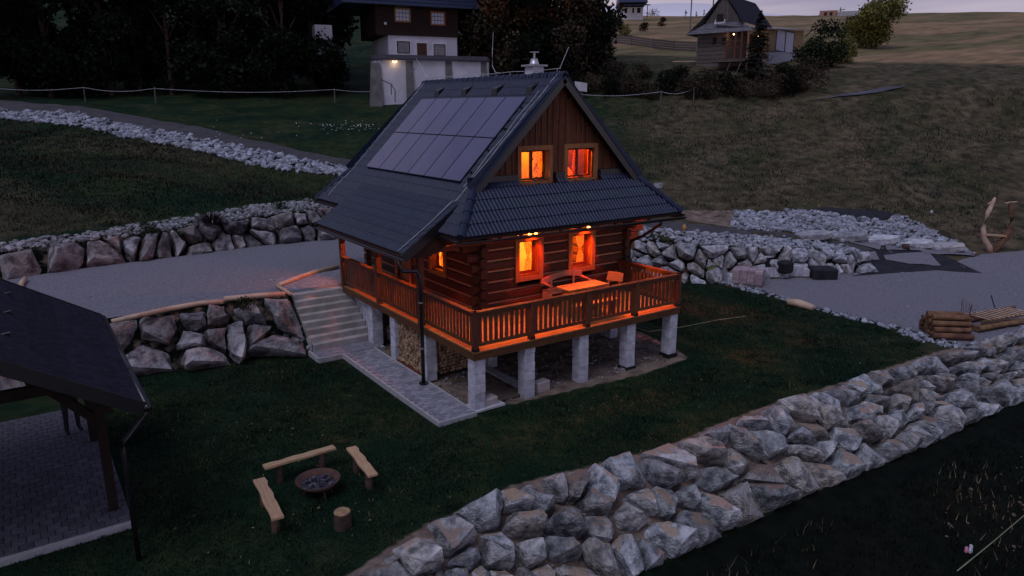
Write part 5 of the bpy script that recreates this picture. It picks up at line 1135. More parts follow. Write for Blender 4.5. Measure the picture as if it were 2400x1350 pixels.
M['pinkblock'] = mat('pinkish_paver', (.42,.33,.36), (.27,.20,.22), 9, .9, .5, 40, var=.25)
pallet_stack(1752,668,.05,(1.15,.9,.66), -1.05, 'pink speckled paving block cube on the pallet nearest the lawn chair', M['pinkblock'], 4, 3, 5)
pallet_stack(1812,652,.05,(1.0,.8,.5), -.75, 'low pallet of grey blocks under the black pipe coil', M['block'], 5, 1, 2)
pallet_stack(1858,650,.05,(1.1,.8,.55), -.75, 'pallet of grey slabs with brown rubble on top', M['block'], 4, 2, 3, .3)
pallet_stack(1885,640,.05,(.9,.8,.5), -.75, 'small grey block pallet at the far end of the row', M['block'], 3, 2, 2)
cp_ = at(1792,618,z=.6); tt_ = thing('pipe_coil', 'black pipe coil with a pale hose ring lying on the pallets', 'coil', cp_)
for i in range(5): MB().tube([(.55*math.cos(a)*(1-.03*i), .45*math.sin(a), -.05+i*.07) for a in np.linspace(0, 6.28, 22)], .045, 6, False).build('pipe_turn', M['rubber'], tt_, smooth=True)
for i in range(2): MB().tube([((.42-.05*i)*math.cos(a), (.34-.04*i)*math.sin(a), .33+i*.03) for a in np.linspace(0, 6.28, 22)], .03, 6, False).build('hose_turn', M['metal_light'], tt_, smooth=True)
tg = at(1925,655,z=.05); o = MB().box((-.5,-.4,0),(.5,.4,.5)).build('covered_pallet', M['fabric'], bevel=.06); o.location = tg; o.rotation_euler = (0,0,-.6); tag(o, 'dark pallet wrapped in black film against the boulder wall', 'pallet')
o = MB().box((-.3,-.25,0),(.3,.25,.5)).build('tarp_bundle', M['rubber'], bevel=.08); o.location = at(1838,640,z=.35); tag(o, 'crumpled black tarp bundle between the paving pallets', 'tarp')
o = MB().lathe([(0,0),(.2,0),(.22,.45),(.0,.45)], n=12).build('rusty_barrel', M['rust']); o.location = at(1708,660,z=.05); tag(o, 'dark rusty tub beside the pink paving block pallet', 'tub')
gc = at(1672,664,z=.03); g_ = thing('garden_chair', 'lime green metal garden chair at the far edge of the lawn', 'chair', gc, math.radians(-20))
MB().box((-.2,.18,.47),(.2,.21,.82)).build('backrest', M['green_plastic'], g_); MB().box((-.21,-.2,.42),(.21,.2,.45)).build('seat', M['green_plastic'], g_)
for a, b_ in ((-.19,-.18),(.19,-.18),(-.19,.18),(.19,.18)): MB().tube([(a,b_,.42),(a*1.1,b_*1.15,0)], .012, 6).build('leg', M['green_plastic'], g_)
lp0 = at(2210,782,z=.04); lgp = thing('log_pile', 'neat pyramid of short pine logs on the right gravel yard', 'log pile', lp0, math.radians(8))
k = 0
for r in range(4):
    for i in range(6-r):
        ln = 1.12+rng.uniform(-.1,.1); a0 = Vector((-ln/2, -.62+i*.2+r*.1, .1+r*.17)); MB().tube([a0, a0+Vector((ln, rng.uniform(-.02,.02), 0))], [rng.uniform(.085,.1), rng.uniform(.075,.095)], 9).build('log', M['pinelog'], lgp); k += 1
lgp.rotation_euler = (0, 0, math.radians(-42))
ld0 = at(2335,758,z=.05); ldr = thing('timber_bundle', 'rough timber ladder lying on a bundle of poles in the right gravel yard', 'timber', ld0, math.radians(-14))
for i, y in enumerate((-.45, -.3, .35, .55)): MB().tube([(-1.5, y, .09), (0, y+.04, .1), (1.6, y-.05, .09)], [.09,.08,.075], 8).build('pole', M['pinelog'], ldr)
for y in (-.33, .38): MB().tube([(-1.2, y, .26), (1.5, y+.1, .27)], .05, 8).build('ladder_rail', M['pinelog'], ldr)
for i in range(10): MB().tube([(-.85+i*.22, -.36, .30), (-.95+i*.22, .42, .31)], .022, 6).build('rung', M['peeled'], ldr)
MB().tube([(.55,.5,.3),(.42,.62,.75)], .02, 6).build('spike', M['metal_dark'], ldr)
wm = thing('wire_mesh', 'sagging roll of thin wire mesh between the log pile and the ladder', 'wire mesh', at(2260,780,z=.04), math.radians(35))
m_ = MB()
for i in range(14): m_.tube([(-.8+i*.12, .0, .0), (-.8+i*.12, .08*math.sin(i*.7), .95)], .0045, 4)
for j in range(9): m_.tube([(-.8, 0, j*.115+.02), (.0, .05, j*.115+.03), (.76, 0, j*.115+.02)], .0045, 4)
m_.build('mesh_wire', M['rust'], wm)
ly = on(2322,592); lyr = thing('log_sculpture', 'lyre shaped sculpture of two bent logs with a seat plank on bare earth', 'sculpture', (ly[0], ly[1], ly[2]-.1), math.radians(-38))
MB().tube([(-.02,0,0),(-.12,0,.35),(-.42,0,.75),(-.52,0,1.2),(-.42,0,1.9),(-.28,0,2.35),(-.22,0,2.6)], [.16,.13,.12,.10,.09,.09,.05], 9).build('branch', M['peeled'], lyr, smooth=True)
MB().tube([(.02,0,0),(.2,0,.35),(.55,0,.75),(.68,0,1.2),(.66,0,1.8),(.52,0,2.2),(.5,0,2.4)], [.16,.15,.14,.13,.12,.10,.08], 9).build('branch', M['pinelog'], lyr, smooth=True)
MB().tube([(-.22,0,2.45),(-.5,0,2.3)], [.05,.02], 6).tube([(.5,0,2.38),(.25,0,2.34)], [.05,.02], 6).tube([(.5,0,2.38),(.8,0,2.42)], [.05,.02], 6).build('twig', M['peeled'], lyr)
MB().beam((-.5,0,.92),(.58,0,.85),.22,.07).build('seat_plank', M['pale_x'], lyr)
# stones lining the road side: flat slabs
for k, (px, py, lb) in enumerate(((1900,562,'flat grey slab at the foot of the white stone bed, nearest the cottage'),(1975,566,'wide flat slab in the middle of the white stone bed edge'),(2050,572,'thick slab beside the rusty pipe end at the road'),(2140,582,'long lilac slab near the right end of the stone bed'),(2210,590,'smallest flat slab at the right tip of the stone bed'))):
    p = on(px, py-6); m_ = MB(); nn = 7; P_ = [(math.cos(6.28*i/nn+k)*rng.uniform(.55,.75)*(1.5), math.sin(6.28*i/nn+k)*rng.uniform(.35,.5)) for i in range(nn)]
    o = MB().prism([(a, b_, 0) for a, b_ in P_], (0,0,.3)).build('stone_slab', M['rock'], bevel=.04); o.location = (p[0], p[1], p[2]-.08); o.rotation_euler = (.15,-.1,-1.0); tag(o, lb, 'slab')
o = MB().lathe([(.1,0),(.14,0),(.14,.3),(.1,.3)], n=14).build('pipe_end', M['rust']); p = on(2113,585); o.location = (p[0],p[1],p[2]+.12); o.rotation_euler = (math.radians(90),0,.6); tag(o, 'rusty round pipe end at the road edge', 'pipe')
pl = at(1543,441,d=30); pl = on(1543,441); pt = thing('planter_box', 'small white concrete trough standing on the hillside behind the cottage roof', 'trough', (pl[0],pl[1],pl[2]), .3)
MB().box((-.22,-.15,0),(.22,.15,.05)).box((-.22,-.15,.05),(-.18,.15,.25)).box((.18,-.15,.05),(.22,.15,.25)).box((-.18,-.15,.05),(.18,-.11,.25)).box((-.18,.11,.05),(.18,.15,.25)).build('trough', M['concrete'], pt)
yf = on(1603,541); yfl = thing('marker_post', 'tiny ochre topped stone marker beside the road behind the cottage', 'marker', (yf[0],yf[1],yf[2]))
MB().lathe([(0,0),(.07,0),(.1,.15),(.05,.28),(0,.3)], n=9).build('stone', mat('ochre', (.45,.28,.10), (.35,.2,.07), 8, .9), yfl)
for k, (px, py, lb) in enumerate(((2182,500,'white can lying on the hillside above the stone bed'),)):
    o = MB().tube([(0,0,.05),(.25,.1,.05)], .06, 8).build('can', M['plastic_white']); o.location = on(px, py); tag(o, lb, 'litter')
bt = on(2272,1300); b_ = thing('bottle', 'pink and white plastic bottle lying on the dark lower slope', 'bottle', (bt[0],bt[1],bt[2]+.05), math.radians(-70))
MB().tube([(0,0,0),(0,.24,0),(0,.28,0)], [.035,.035,.018], 10).build('bottle_body', M['plastic_white'], b_); MB().tube([(-.07,-.03,0),(-.07,.12,0)], .03, 10).build('bottle_cap', M['pink'], b_)
tw = [on(px,py) for px,py in ((2240,1350),(2320,1290),(2398,1228),(2440,1190))]; tag(MB().tube([(p[0],p[1],p[2]+.1+.06*i) for i, p in enumerate(tw)], [.012,.01,.008,.004], 5).build('twig', M['hose']), 'long thin dry twig at the bottom right corner', 'twig')
# ================================================================== ROPE FENCES
def fence(label, posts, h, group):
    t_ = thing('rope_fence', label, 'fence', posts[0], world=True)
    for p in posts: MB().tube([(p[0],p[1],p[2]-.1),(p[0]+.03,p[1],p[2]+h)], .045, 7).build('post', M['grey_z'], t_)
    for zz in (.92,):
        for a, b_ in zip(posts[:-1], posts[1:]):
            a_, c_ = Vector(a), Vector(b_); MB().tube([a_.lerp(c_, f)+Vector((0,0,h*zz-.25*math.sin(math.pi*f))) for f in np.linspace(0,1,9)], .014, 5).build('rope', M['wire'], t_)
    return t_
fence('white rope fence along the dark trees above the left road', [on(*q) for q in ((-60,236),(200,238),(365,241),(785,241),(930,236),(1080,232))], 1.15, '')
fence('white rope fence on the hillside right of the cottage roof', [on(*q) for q in ((1330,246),(1548,244),(1625,237))], .95, '')
for k, (px, py, lb) in enumerate(((1597,278,'thin leaning stake on the hillside nearest the fence end'),(1667,303,'thin stake further down the dry hillside'))):
    p = on(px, py); tag(MB().tube([p, (p[0]+.1,p[1],p[2]+.9)], .025, 5).build('stake', M['grey_z']), lb, 'stake')
# ================================================================== TREES AND SHRUBS
def leaves(n_, lobes, size, seed=0, shell=.55):
    g = np.random.default_rng(seed); L_ = np.array(lobes, float); vol = (L_[:,3]*L_[:,4]*L_[:,5])**.75; k = g.choice(len(L_), n_, p=vol/vol.sum()); c = L_[k]
    d = g.normal(0, 1, (n_,3)); d /= np.linalg.norm(d, axis=1)[:,None]; r = shell+(1-shell)*g.random(n_)**.6; r *= 1+.16*g.normal(0,1,n_)
    p = c[:,:3]+d*r[:,None]*c[:,3:6]; a = g.normal(0,1,(n_,3)); a /= np.linalg.norm(a,axis=1)[:,None]; b_ = np.cross(a, g.normal(0,1,(n_,3))); b_ /= np.linalg.norm(b_,axis=1)[:,None]
    s_ = size*g.uniform(.5,1.5,n_)[:,None]; return np.stack([p-a*s_*.6, p+b_*s_*.5, p+a*s_*.6, p-b_*s_*.5], 1)
def add_leaf_obj(name, Q, m, parent, **k):
    n_ = len(Q); return bigmesh(name, Q.reshape(-1,3), np.arange(n_*4).reshape(-1,4), m, parent, **k)
def broad_tree(name, label, cat, h, w_, m, seed, n_=4200, leaf=.17, trunk=.3, low=.15, group=None, loc=(0,0,0)):
    R_ = random.Random(seed); t_ = thing(name, label, cat, loc, group=group); lobes = []
    for i in range(15):
        a = R_.uniform(0,6.28); f = R_.uniform(low, .93); rr = w_*.5*math.sin(math.pi*min(1,(f-low)/(1-low)*.85+.12))*R_.uniform(.3,.85); s_ = w_*R_.uniform(.13,.26)
        lobes.append((rr*math.cos(a), rr*math.sin(a), h*f, s_, s_, s_*R_.uniform(.65,.95)))
    tm = MB().tube([(0,0,-.4),(.02,0,h*.12),(.05,.03,h*.4),(0,0,h*.8)], [trunk*.6,trunk*.42,trunk*.28,trunk*.08], 8).build('trunk', M['bark'], t_)
    for i, l_ in enumerate(lobes[:9]):
        z0 = min(l_[2]*.55, h*.5); MB().tube([(0.02,0.01,z0),(l_[0]*.5,l_[1]*.5,(z0+l_[2])/2+.1),(l_[0],l_[1],l_[2])], [trunk*.2,trunk*.13,trunk*.04], 5).build('limb', M['bark'], t_)
    add_leaf_obj('crown', leaves(n_, lobes, leaf, seed), m, t_); return t_
def spruce(label, h, w_, seed, loc, group=None, n_=3200, m='leaf_spruce', name='spruce_tree'):
    g = np.random.default_rng(seed); t_ = thing(name, label, 'tree', loc, group=group)
    MB().tube([(0,0,-.4),(0,0,h)], [w_*.05+.03,.015], 7).build('trunk', M['bark'], t_)
    nb = int(n_/24); f = g.random(nb)**.8; az = g.uniform(0,6.28,nb); Q = []
    for a, ff in zip(az, f):
        z0 = h*(.06+.92*ff); L_ = w_*.5*(1-ff)**.85*g.uniform(.75,1.15)+.05; k = 24; u = g.random(k)**.7; cx = np.cos(a)*L_*u; cy = np.sin(a)*L_*u; cz = z0-.30*L_*u+.12*L_*u*u
        sp_ = .16*L_*(1-.4*u); px_ = cx+g.normal(0,1,k)*sp_*-math.sin(a); py_ = cy+g.normal(0,1,k)*sp_*math.cos(a); p = np.stack([px_,py_,cz+g.normal(0,.02*L_,k)],1)
        d = np.stack([np.cos(a)+g.normal(0,.6,k), np.sin(a)+g.normal(0,.6,k), g.normal(-.35,.2,k)],1); d /= np.linalg.norm(d,axis=1)[:,None]; s2 = np.cross(d,(0,0,1.)); s_ = (.10+.04*L_)*g.uniform(.6,1.3,k)[:,None]
        Q.append(np.stack([p-d*s_, p+s2*s_*.35, p+d*s_, p-s2*s_*.35],1))
    add_leaf_obj('crown', np.concatenate(Q), M[m], t_); return t_
# dark wood on the left slope and behind the roof
protoA = [None]*5
wood_spec = []
for i, (px, py, hh, ww, kind) in enumerate((
    (-40,228,13,8,0),(45,222,14,8,1),(120,226,12,7,1),(190,212,15,8,0),(262,224,12,7,1),(330,214,14,8,0),(405,220,13,8,0),(470,212,14,7,4),(540,222,12,8,1),(610,214,14,8,0),(672,224,12,7,0),(735,215,13,7,1),
    (90,190,17,9,0),(230,188,17,9,4),(370,186,18,9,0),(505,188,17,9,1),(640,188,17,9,0),(760,188,16,9,0),
    (1115,205,11,7,3),(1180,200,12,7,2),(1245,196,12,8,0),(1305,190,11,7,3),(1355,186,10,6,2),(1385,178,9.0,5.5,1),(1150,170,16,8,0),(1225,165,16,9,4),(1300,160,15,8,3),(1350,150,12,7,1))):
    wood_spec.append((px, py, hh, ww, kind))
names_k = [('leaf_dark','dark broadleaf tree'),('leaf_wood','green leafy tree'),('leaf_brown','browning bushy tree'),('leaf_autumn','rust coloured autumn tree'),(None,'dark spruce')]
where = lambda px: 'at the far left' if px < 100 else 'above the left road' if px < 560 else 'beside the white house' if px < 800 else 'behind the chimney' if px < 1290 else 'beside the hay field'
base = {}
for i, (px, py, hh, ww, kd) in enumerate(wood_spec):
    p = on(px, py); fr = 'front row' if i < 12 or 18 <= i < 24 else 'back row'
    lab = '%s %s %s' % (names_k[kd][1], fr, where(px))
    if kd == 4: t_ = spruce(lab, hh, ww*.75, 50+i, p, 'trees of the dark wood', 5200)
    elif kd not in base: base[kd] = (broad_tree('broadleaf_tree', lab, 'tree', 12, 7.5, M[names_k[kd][0]], 20+kd, 7500, .26, .42, .04, 'trees of the dark wood', p), 12, 7.5); base[kd][0].scale = (ww/7.5, ww/7.5, hh/12); continue
    else: b0 = base[kd]; t_ = copy_tree(b0[0], p, rng.uniform(0,6.28), (ww/b0[2], ww/b0[2], hh/b0[1]), lab)
# the same phrase may recur only for trees nothing tells apart; number words set the rest apart below
_seen = {}
for o in bpy.data.objects:
    if o.get('group') == 'trees of the dark wood': _seen.setdefault(o['label'], []).append(o)
for lab, os_ in _seen.items():
    if len(os_) > 1:
        os_.sort(key=lambda o: (Vector(o.location)-Vector(CAMP)).dot(Vector(RT)))
        for w_, o in zip(('leftmost','second from left','third from left','fourth from left','fifth from left'), os_): o['label'] = w_+' '+lab
p = on(2052,114); broad_tree('round_tree', 'large round tree standing alone on the hillside right of the wooden hut', 'tree', 4.8, 6.6, M['leaf_yellow'], 104, 13000, .19, .36, .24, loc=p)
p = on(2000,100); broad_tree('round_tree', 'smaller tree leaning against the left side of the large round hillside tree', 'tree', 3.0, 3.0, M['leaf_mid'], 79, 2600, .15, .2, .15, loc=p)
p = on(1925,158); broad_tree('bush', 'tall green bush right beside the hut extension', 'bush', 4.0, 4.4, M['leaf_mid'], 81, 5200, .15, .2, .02, loc=p)
p = on(1972,148); broad_tree('bush', 'brownish bush between the hut bush and the round tree', 'bush', 3.0, 2.8, M['leaf_yellow'], 83, 2200, .15, .18, .05, loc=p)
spruce('dark young spruce standing in front of the hut terrace', 5.2, 3.0, 5, on(1772,186), n_=6500)
# brush belt below the hut
b1 = None
spots = [(1390,215,1.5,2.6),(1432,225,1.2,2.4),(1478,222,1.6,2.6),(1520,228,1.3,2.2),(1562,222,1.5,2.6),(1610,229,1.2,2.2),(1655,226,1.7,2.8),(1702,224,1.5,2.4),(1745,230,1.2,2.2),(1800,226,1.6,2.8),(1848,224,1.4,2.4),(1888,214,1.6,2.8),(1660,196,1.1,2.2),(1590,190,1.0,2.4),(1500,185,1.0,2.2),(1440,178,1.2,2.4),(1840,196,1.3,2.6),(1900,184,1.4,2.6),(1395,160,2.2,3.2),(1350,212,1.2,2.2)]
nm = ('brown','reddish','green tinged','dense','low')
for i, (px, py, hh, ww) in enumerate(spots):
    p = on(px, py); lab = 'dry %s shrub in the brush belt on the hillside' % nm[i % 5]
    if i < 3: t_ = broad_tree('dry_shrub', lab, 'shrub', 1.4, 2.6, M[('leaf_brown','leaf_wood','leaf_brown')[i]], 120+i, 1500, .11, .10, .0, 'dry shrubs on the hillside below the hut', p); base['s%d' % i] = t_
    else: t_ = copy_tree(base['s%d' % (i % 3)], p, rng.uniform(0,6.28), (ww/2.6, ww/2.6, hh/1.4), lab)
spots_l = ('below the left end of the plank fence','below the rope fence end','left half of the brush belt, second from the wood','left half of the brush belt, third from the wood','below the hut left corner','just left of the hut front','directly below the hut door','left of the young spruce','under the young spruce','right of the young spruce','below the glazed extension','at the right end of the belt near the hill path','upper row under the hut porch','upper row left of the hut','upper row beneath the plank fence','upper row at the wood edge','upper row right of the spruce','upper row below the tall green bush','tallest one against the wood','nearest the slanted grey box')
for o, w_ in zip([o for o in bpy.data.objects if o.get('group') == 'dry shrubs on the hillside below the hut'], spots_l): o['label'] = 'dry shrub '+w_
p = on(495,528); pr_ = thing('purple_shrub', 'purple leaved low shrub on the stones above the left boulder wall', 'shrub', p)
g = np.random.default_rng(3); Q = []
k = 900; a = g.uniform(0,6.28,k); el = g.uniform(.15,1.2,k); d = np.stack([np.cos(a)*np.cos(el),np.sin(a)*np.cos(el),np.sin(el)],1); L_ = g.uniform(.4,1,k)[:,None]; pp_ = d*L_*np.array([.75,.75,.55]); s2 = np.cross(d,(0,0,1.)); 
add_leaf_obj('foliage', np.stack([pp_-d*.12, pp_+s2*.02, pp_+d*.12, pp_-s2*.02],1), M['leaf_red'], pr_)
for k, (px, py, lb) in enumerate(((352,548,'small dark green cushion plant on the cobbles left of the purple shrub'),(660,492,'small dark cushion plant on the cobbles right of the purple shrub'),(735,478,'low green juniper on the cobbles near the cottage eave'),(430,560,'tiny cushion plant among the cobbles over the left wall'))):
    p = on(px, py); t_ = broad_tree('cushion_plant', lb, 'plant', .4, .9, M['leaf_mid'], 200+k, 420, .05, .03, .0, loc=p)
p = on(570,718); broad_tree('grass_tuft', 'small green tuft growing over the dark boulders beside the stairs', 'plant', .3, .6, M['leaf_mid'], 210, 300, .05, .02, .0, loc=at(575,722,z=1.3))
# white flowers in the meadow behind the left road
fl = [on(px, py) for px, py in [(rng.uniform(750,915), rng.uniform(293,310)) for _ in range(70)]+[(rng.uniform(480,900), rng.uniform(285,330)) for _ in range(25)]]
stones('flowers', np.array(fl)+np.array([0,0,.12]), nr.uniform(.02,.05,len(fl)), M['pebbledust'], kind='stuff', label='white flowers scattered on the dark meadow behind the cottage', cat='flowers')
# ================================================================== WHITE AND DARK HOUSE UP THE SLOPE
def framed(m_, a0, a1, b0, b1, y, t_, d=.05): return m_.box((a0,y-d,b0),(a1,y,b0+t_)).box((a0,y-d,b1-t_),(a1,y,b1)).box((a0,y-d,b0+t_),(a0+t_,y,b1-t_)).box((a1-t_,y-d,b0+t_),(a1,y,b1-t_))
def cwin(par, x0, x1, z0, z1, fm, pm, nx=4, nz=3, y=0, tk=.10):
    f_ = framed(MB(), x0, x1, z0, z1, y, tk, .07).build('window', fm, par); w_, h_ = (x1-x0-2*tk)/nx, (z1-z0-2*tk)/nz
    for i in range(nx):
        for j in range(nz): MB().box((x0+tk+i*w_+.02, y-.02, z0+tk+j*h_+.02), (x0+tk+(i+1)*w_-.02, y-.01, z0+tk+(j+1)*h_-.02)).build('pane', pm, f_)
    return f_
q0 = at(912,132,d=59); q1 = at(1072,133,d=61.2); rzN = math.atan2(q1[1]-q0[1], q1[0]-q0[0]); WN = math.hypot(q1[0]-q0[0], q1[1]-q0[1])
hn = thing('hillside_house', 'house with dark timber upper floor over a white ground floor above the terrace wall', 'house', (q0[0],q0[1],q0[2]), rzN)
sN = FPX/59/1.0
def zN(py, d=59.): return at(950,py,d=d)[2]-q0[2]
zw = zN(83); ze = zN(19)
def xN(px): return (px-912)/160*WN
MB().box((0,0,-1.0),(WN,6,zw)).build('ground_floor_wall', M['plaster'], hn)
up = MB().box((-1.0,-.12,zw),(WN+.05,6.2,ze+.1)).build('upper_floor_wall', M['darkwall'], hn)
for i in range(9): MB().box((-1.02,-.14,zw+.02+i*.27),(WN+.07,-.121,zw+.02+i*.27+.235)).build('board', M['darkwall'], up)
MB().prism([(-3.8,-1.1,ze),(-3.8,2.8,ze+3.4),(-3.8,7.2,ze)], (WN+5.6,0,0)).build('roof', M['tile'], hn)
for i in range(4): MB().box((-3.8,-1.1+i*.36-.03,ze+.02+i*.31),(WN+1.8,-1.1+i*.36+.01,ze+.09+i*.31)).build('tile_course', M['tile'], hn)
cwin(up, xN(927), xN(963), zN(53), zN(20.5), M['honey_z'], M['curtain_white'], 4, 3, -.14); cwin(up, xN(1009), xN(1043), zN(57), zN(25), M['honey_z'], M['curtain_white'], 4, 3, -.14)
framed(MB(), xN(927), xN(963), zN(127), zN(93), -.0, .12, .06).build('window_surround', M['plaster_white'], hn); framed(MB(), xN(1012), xN(1046), zN(130), zN(97), -.0, .12, .06).build('window_surround', M['plaster_white'], hn)
cwin(hn, xN(931), xN(960), zN(124), zN(96), M['darkwall'], M['glass_dull'], 2, 1, -.02, .05); cwin(hn, xN(1015), xN(1043), zN(127.5), zN(100), M['darkwall'], M['glass_dull'], 4, 3, -.02, .04)
dn = MB().box((xN(977),-.05,zN(135)),(xN(999),-.001,zN(99))).build('door', M['log_z'], hn); framed(MB(), xN(973), xN(1003), zN(140), zN(96), -.0, .10, .06).build('door_surround', M['plaster_white'], hn)
MB().box((xN(903),-.17,zN(60)),(xN(908.5),-.145,zN(54.5))).build('number_plate', M['plaster_white'], hn)
MB().box((-5.4,3.2,.2),(-4.0,6,2.6)).build('side_wall', M['plaster'], hn)
# terrace wall
t0 = at(880,225,d=56.5); t1 = at(1152,225,d=59.5); rzT = math.atan2(t1[1]-t0[1], t1[0]-t0[0]); WT = math.hypot(t1[0]-t0[0], t1[1]-t0[1])
tw_ = thing('terrace_wall', 'white terrace wall with grey buttresses and dark coping below the hillside house', 'wall', (t0[0],t0[1],t0[2]), rzT)
def xT(px): return (px-880)/272*WT
zb, zt2 = -.8, at(1000,143,d=57.5)[2]-t0[2]; zc = at(1000,133,d=57.5)[2]-t0[2]
cur = [(xT(882),1.6),(xT(886),.7),(xT(893),.15),(xT(900),0),(xT(1140),0),(xT(1148),.2),(xT(1153),.9),(xT(1154),2.6)]
for a, b_ in zip(cur[:-1], cur[1:]): MB().prism([(a[0],a[1],zb),(b_[0],b_[1],zb),(b_[0],b_[1]+.3,zb),(a[0],a[1]+.3,zb)], (0,0,zt2-zb)).build('wall_panel', M['plaster'], tw_)
for a, b_ in zip(cur[:-1], cur[1:]): MB().prism([(a[0]-.03,a[1]-.22,zt2),(b_[0]+.03,b_[1]-.22,zt2),(b_[0]+.03,b_[1]+.5,zc),(a[0]-.03,a[1]+.5,zc)], (0,0,.12)).build('coping', M['cap'], tw_)
for a, b_ in ((951,967),(1042,1057),(1127,1140)): MB().prism([(xT(a),-.03,zt2),(xT(b_),-.03,zt2),(xT(b_+1),-.45,zb),(xT(a-1),-.45,zb)], (0,.28,0)).build('buttress', M['buttress'], tw_)
MB().prism([(xT(874),-.05,zt2-.2),(xT(893),-.05,zt2-.2),(xT(894),-.5,zb),(xT(866),-.5,zb)], (0,.5,0)).build('buttress', M['buttress'], tw_)
for a in (970,1128): MB().lathe([(0,0),(.05,0),(.05,.05),(0,.05)], (xT(a),-.02,zt2-.65), 8).build('drain_hole', M['rubber'], tw_)
wlp = thing('wall_lamp', 'lit white wall lamp under the coping of the terrace wall', 'lamp', tuple(Vector(tw_.matrix_basis @ Vector((0,0,0)))), rzT)
for a in (-.12,0,.12):
    MB().lathe([(0,-.05),(.055,-.04),(.065,.0),(.055,.05),(0,.06)], (xT(925)+a,-.26,zt2-.16+abs(a)*.3), 8).build('bulb', M['lamp'], wlp)
MB().box((xT(925)-.1,-.2,zt2-.12),(xT(925)+.1,-.02,zt2-.05)).build('bracket', M['plaster_white'], wlp)
plight('wall_light', (xT(925),-.42,zt2-.28), 4, (1,.75,.42), .05, wlp)
sr = thing('stair_railing', 'dark thin metal handrail beside the steps at the left end of the terrace wall', 'railing', (0,0,0), world=True)
rp = [at(896,205,d=55.5), at(905,212,d=55), at(926,232,d=54.5)]; tp_ = [at(893,186,d=55.5), at(917,197,d=55), at(926,211,d=54.5)]
MB().tube([tp_[0],tp_[1],tp_[2]], .035, 6).build('handrail', M['metal_dark'], sr); MB().tube([tp_[1], at(917,222,d=55)], .035, 6).build('post', M['metal_dark'], sr); MB().tube([tp_[2], at(926,240,d=54.5)], .035, 6).build('post', M['metal_dark'], sr)
# slanted grey box on a pole behind the gable
sb_ = on(1362,235); sgb = thing('slanted_box', 'light grey slanted metal box on a short pole behind the cottage gable', 'box', (sb_[0],sb_[1],sb_[2]), math.radians(-30))
MB().tube([(0,0,0),(0,0,.7)], .05, 7).build('pole', M['grey_z'], sgb); MB().prism([(-.45,-.1,.75),(.42,-.1,.62),(.48,.15,1.25),(-.5,.15,1.38)], (0,.18,.05)).build('panel', M['concrete'], sgb)
# ================================================================== WOODEN HUT ON THE HILL
hc = at(1752,128,d=58.5); rzH = math.radians(-72)
hut = thing('wooden_hut', 'weathered wooden hut with steep shingled roof and glazed extension on the hillside', 'hut', hc, rzH)
# local x runs left->right along the gable front, ending at x=0; y runs away along the side
HWd = 5.6; hx0 = -HWd
def px_h(px, py, x=None, y=None):
    """local coordinates of a photo point on the hut's local plane x=const or y=const"""
    r_ = ray(px, py); ca, sa = math.cos(rzH), math.sin(rzH); o_ = CP-np.array(hc); O_ = np.array([o_[0]*ca+o_[1]*sa, -o_[0]*sa+o_[1]*ca, o_[2]]); D_ = np.array([r_[0]*ca+r_[1]*sa, -r_[0]*sa+r_[1]*ca, r_[2]])
    t_ = (x-O_[0])/D_[0] if x is not None else (y-O_[1])/D_[1]; return O_+t_*D_
A1 = px_h(1634,118,y=0); A2 = px_h(1750,118,y=0); E1 = px_h(1615,84,y=-.7); E2 = px_h(1752,72,y=-.7)
K1 = px_h(1657,54,y=0.); K2 = px_h(1738,53,y=0.); AP = px_h(1692,-14,y=0.)
xl_, xr2 = A1[0], A2[0]; zE = (E1[2]+E2[2])/2; zK = (K1[2]+K2[2])/2; xm_ = (xl_+xr2)/2; zA = AP[2]; Lh = 7.0
MB().box((xl_,0,-1.2),(xr2-1.7,Lh,zE+.2)).build('log_body', M['grey_x'], hut)
for i in range(9): MB().box((xl_-.02,-.05,-.9+i*.33),(xr2-1.68 if i > 1 else xr2,-.002,-.9+i*.33+.29)).build('log', M['grey_x'], hut)
gh = MB().prism([(K1[0],-.02,zK),(xm_,-.02,zA-.1),(K2[0],-.02,zK)], (0,.1,0)).build('gable_wall', M['grey_z'], hut)
n_b = 16
for i in range(n_b):
    x0 = K1[0]+(K2[0]-K1[0])*i/n_b; x1 = K1[0]+(K2[0]-K1[0])*(i+1)/n_b-.03; f = lambda x: zK+(zA-.1-zK)*(1-abs(x-xm_)/((K2[0]-K1[0])/2)); MB().prism([(x0,-.07,zK),(x1,-.07,zK),(x1,-.07,max(zK+.02,f(x1))),(x0,-.07,max(zK+.02,f(x0)))], (0,.04,0)).build('board', M['grey_z'], gh)
wA = px_h(1679,53,y=-.05); wB = px_h(1699,31,y=-.05)
cwin(hut, wA[0], wB[0], wA[2], wB[2], M['grey_x'], M['rubber'], 1, 1, -.07, .07)
MB().box((wA[0]-.15,-.12,wA[2]-.22),(wB[0]+.1,-.075,wA[2]+.02)).box((wA[0]-.1,-.12,wA[2]),(wA[0]-.02,-.075,wA[2]+.2)).box((wB[0]+.02,-.12,wA[2]),(wB[0]+.1,-.075,wA[2]+.2)).build('window_flashing', M['plaster_white'], hut)
rfh = MB().box((xm_-.05,-.3,zA-.2),(xm_+.05,Lh+.3,zA-.05)).build('roof', M['grey_y'], hut)
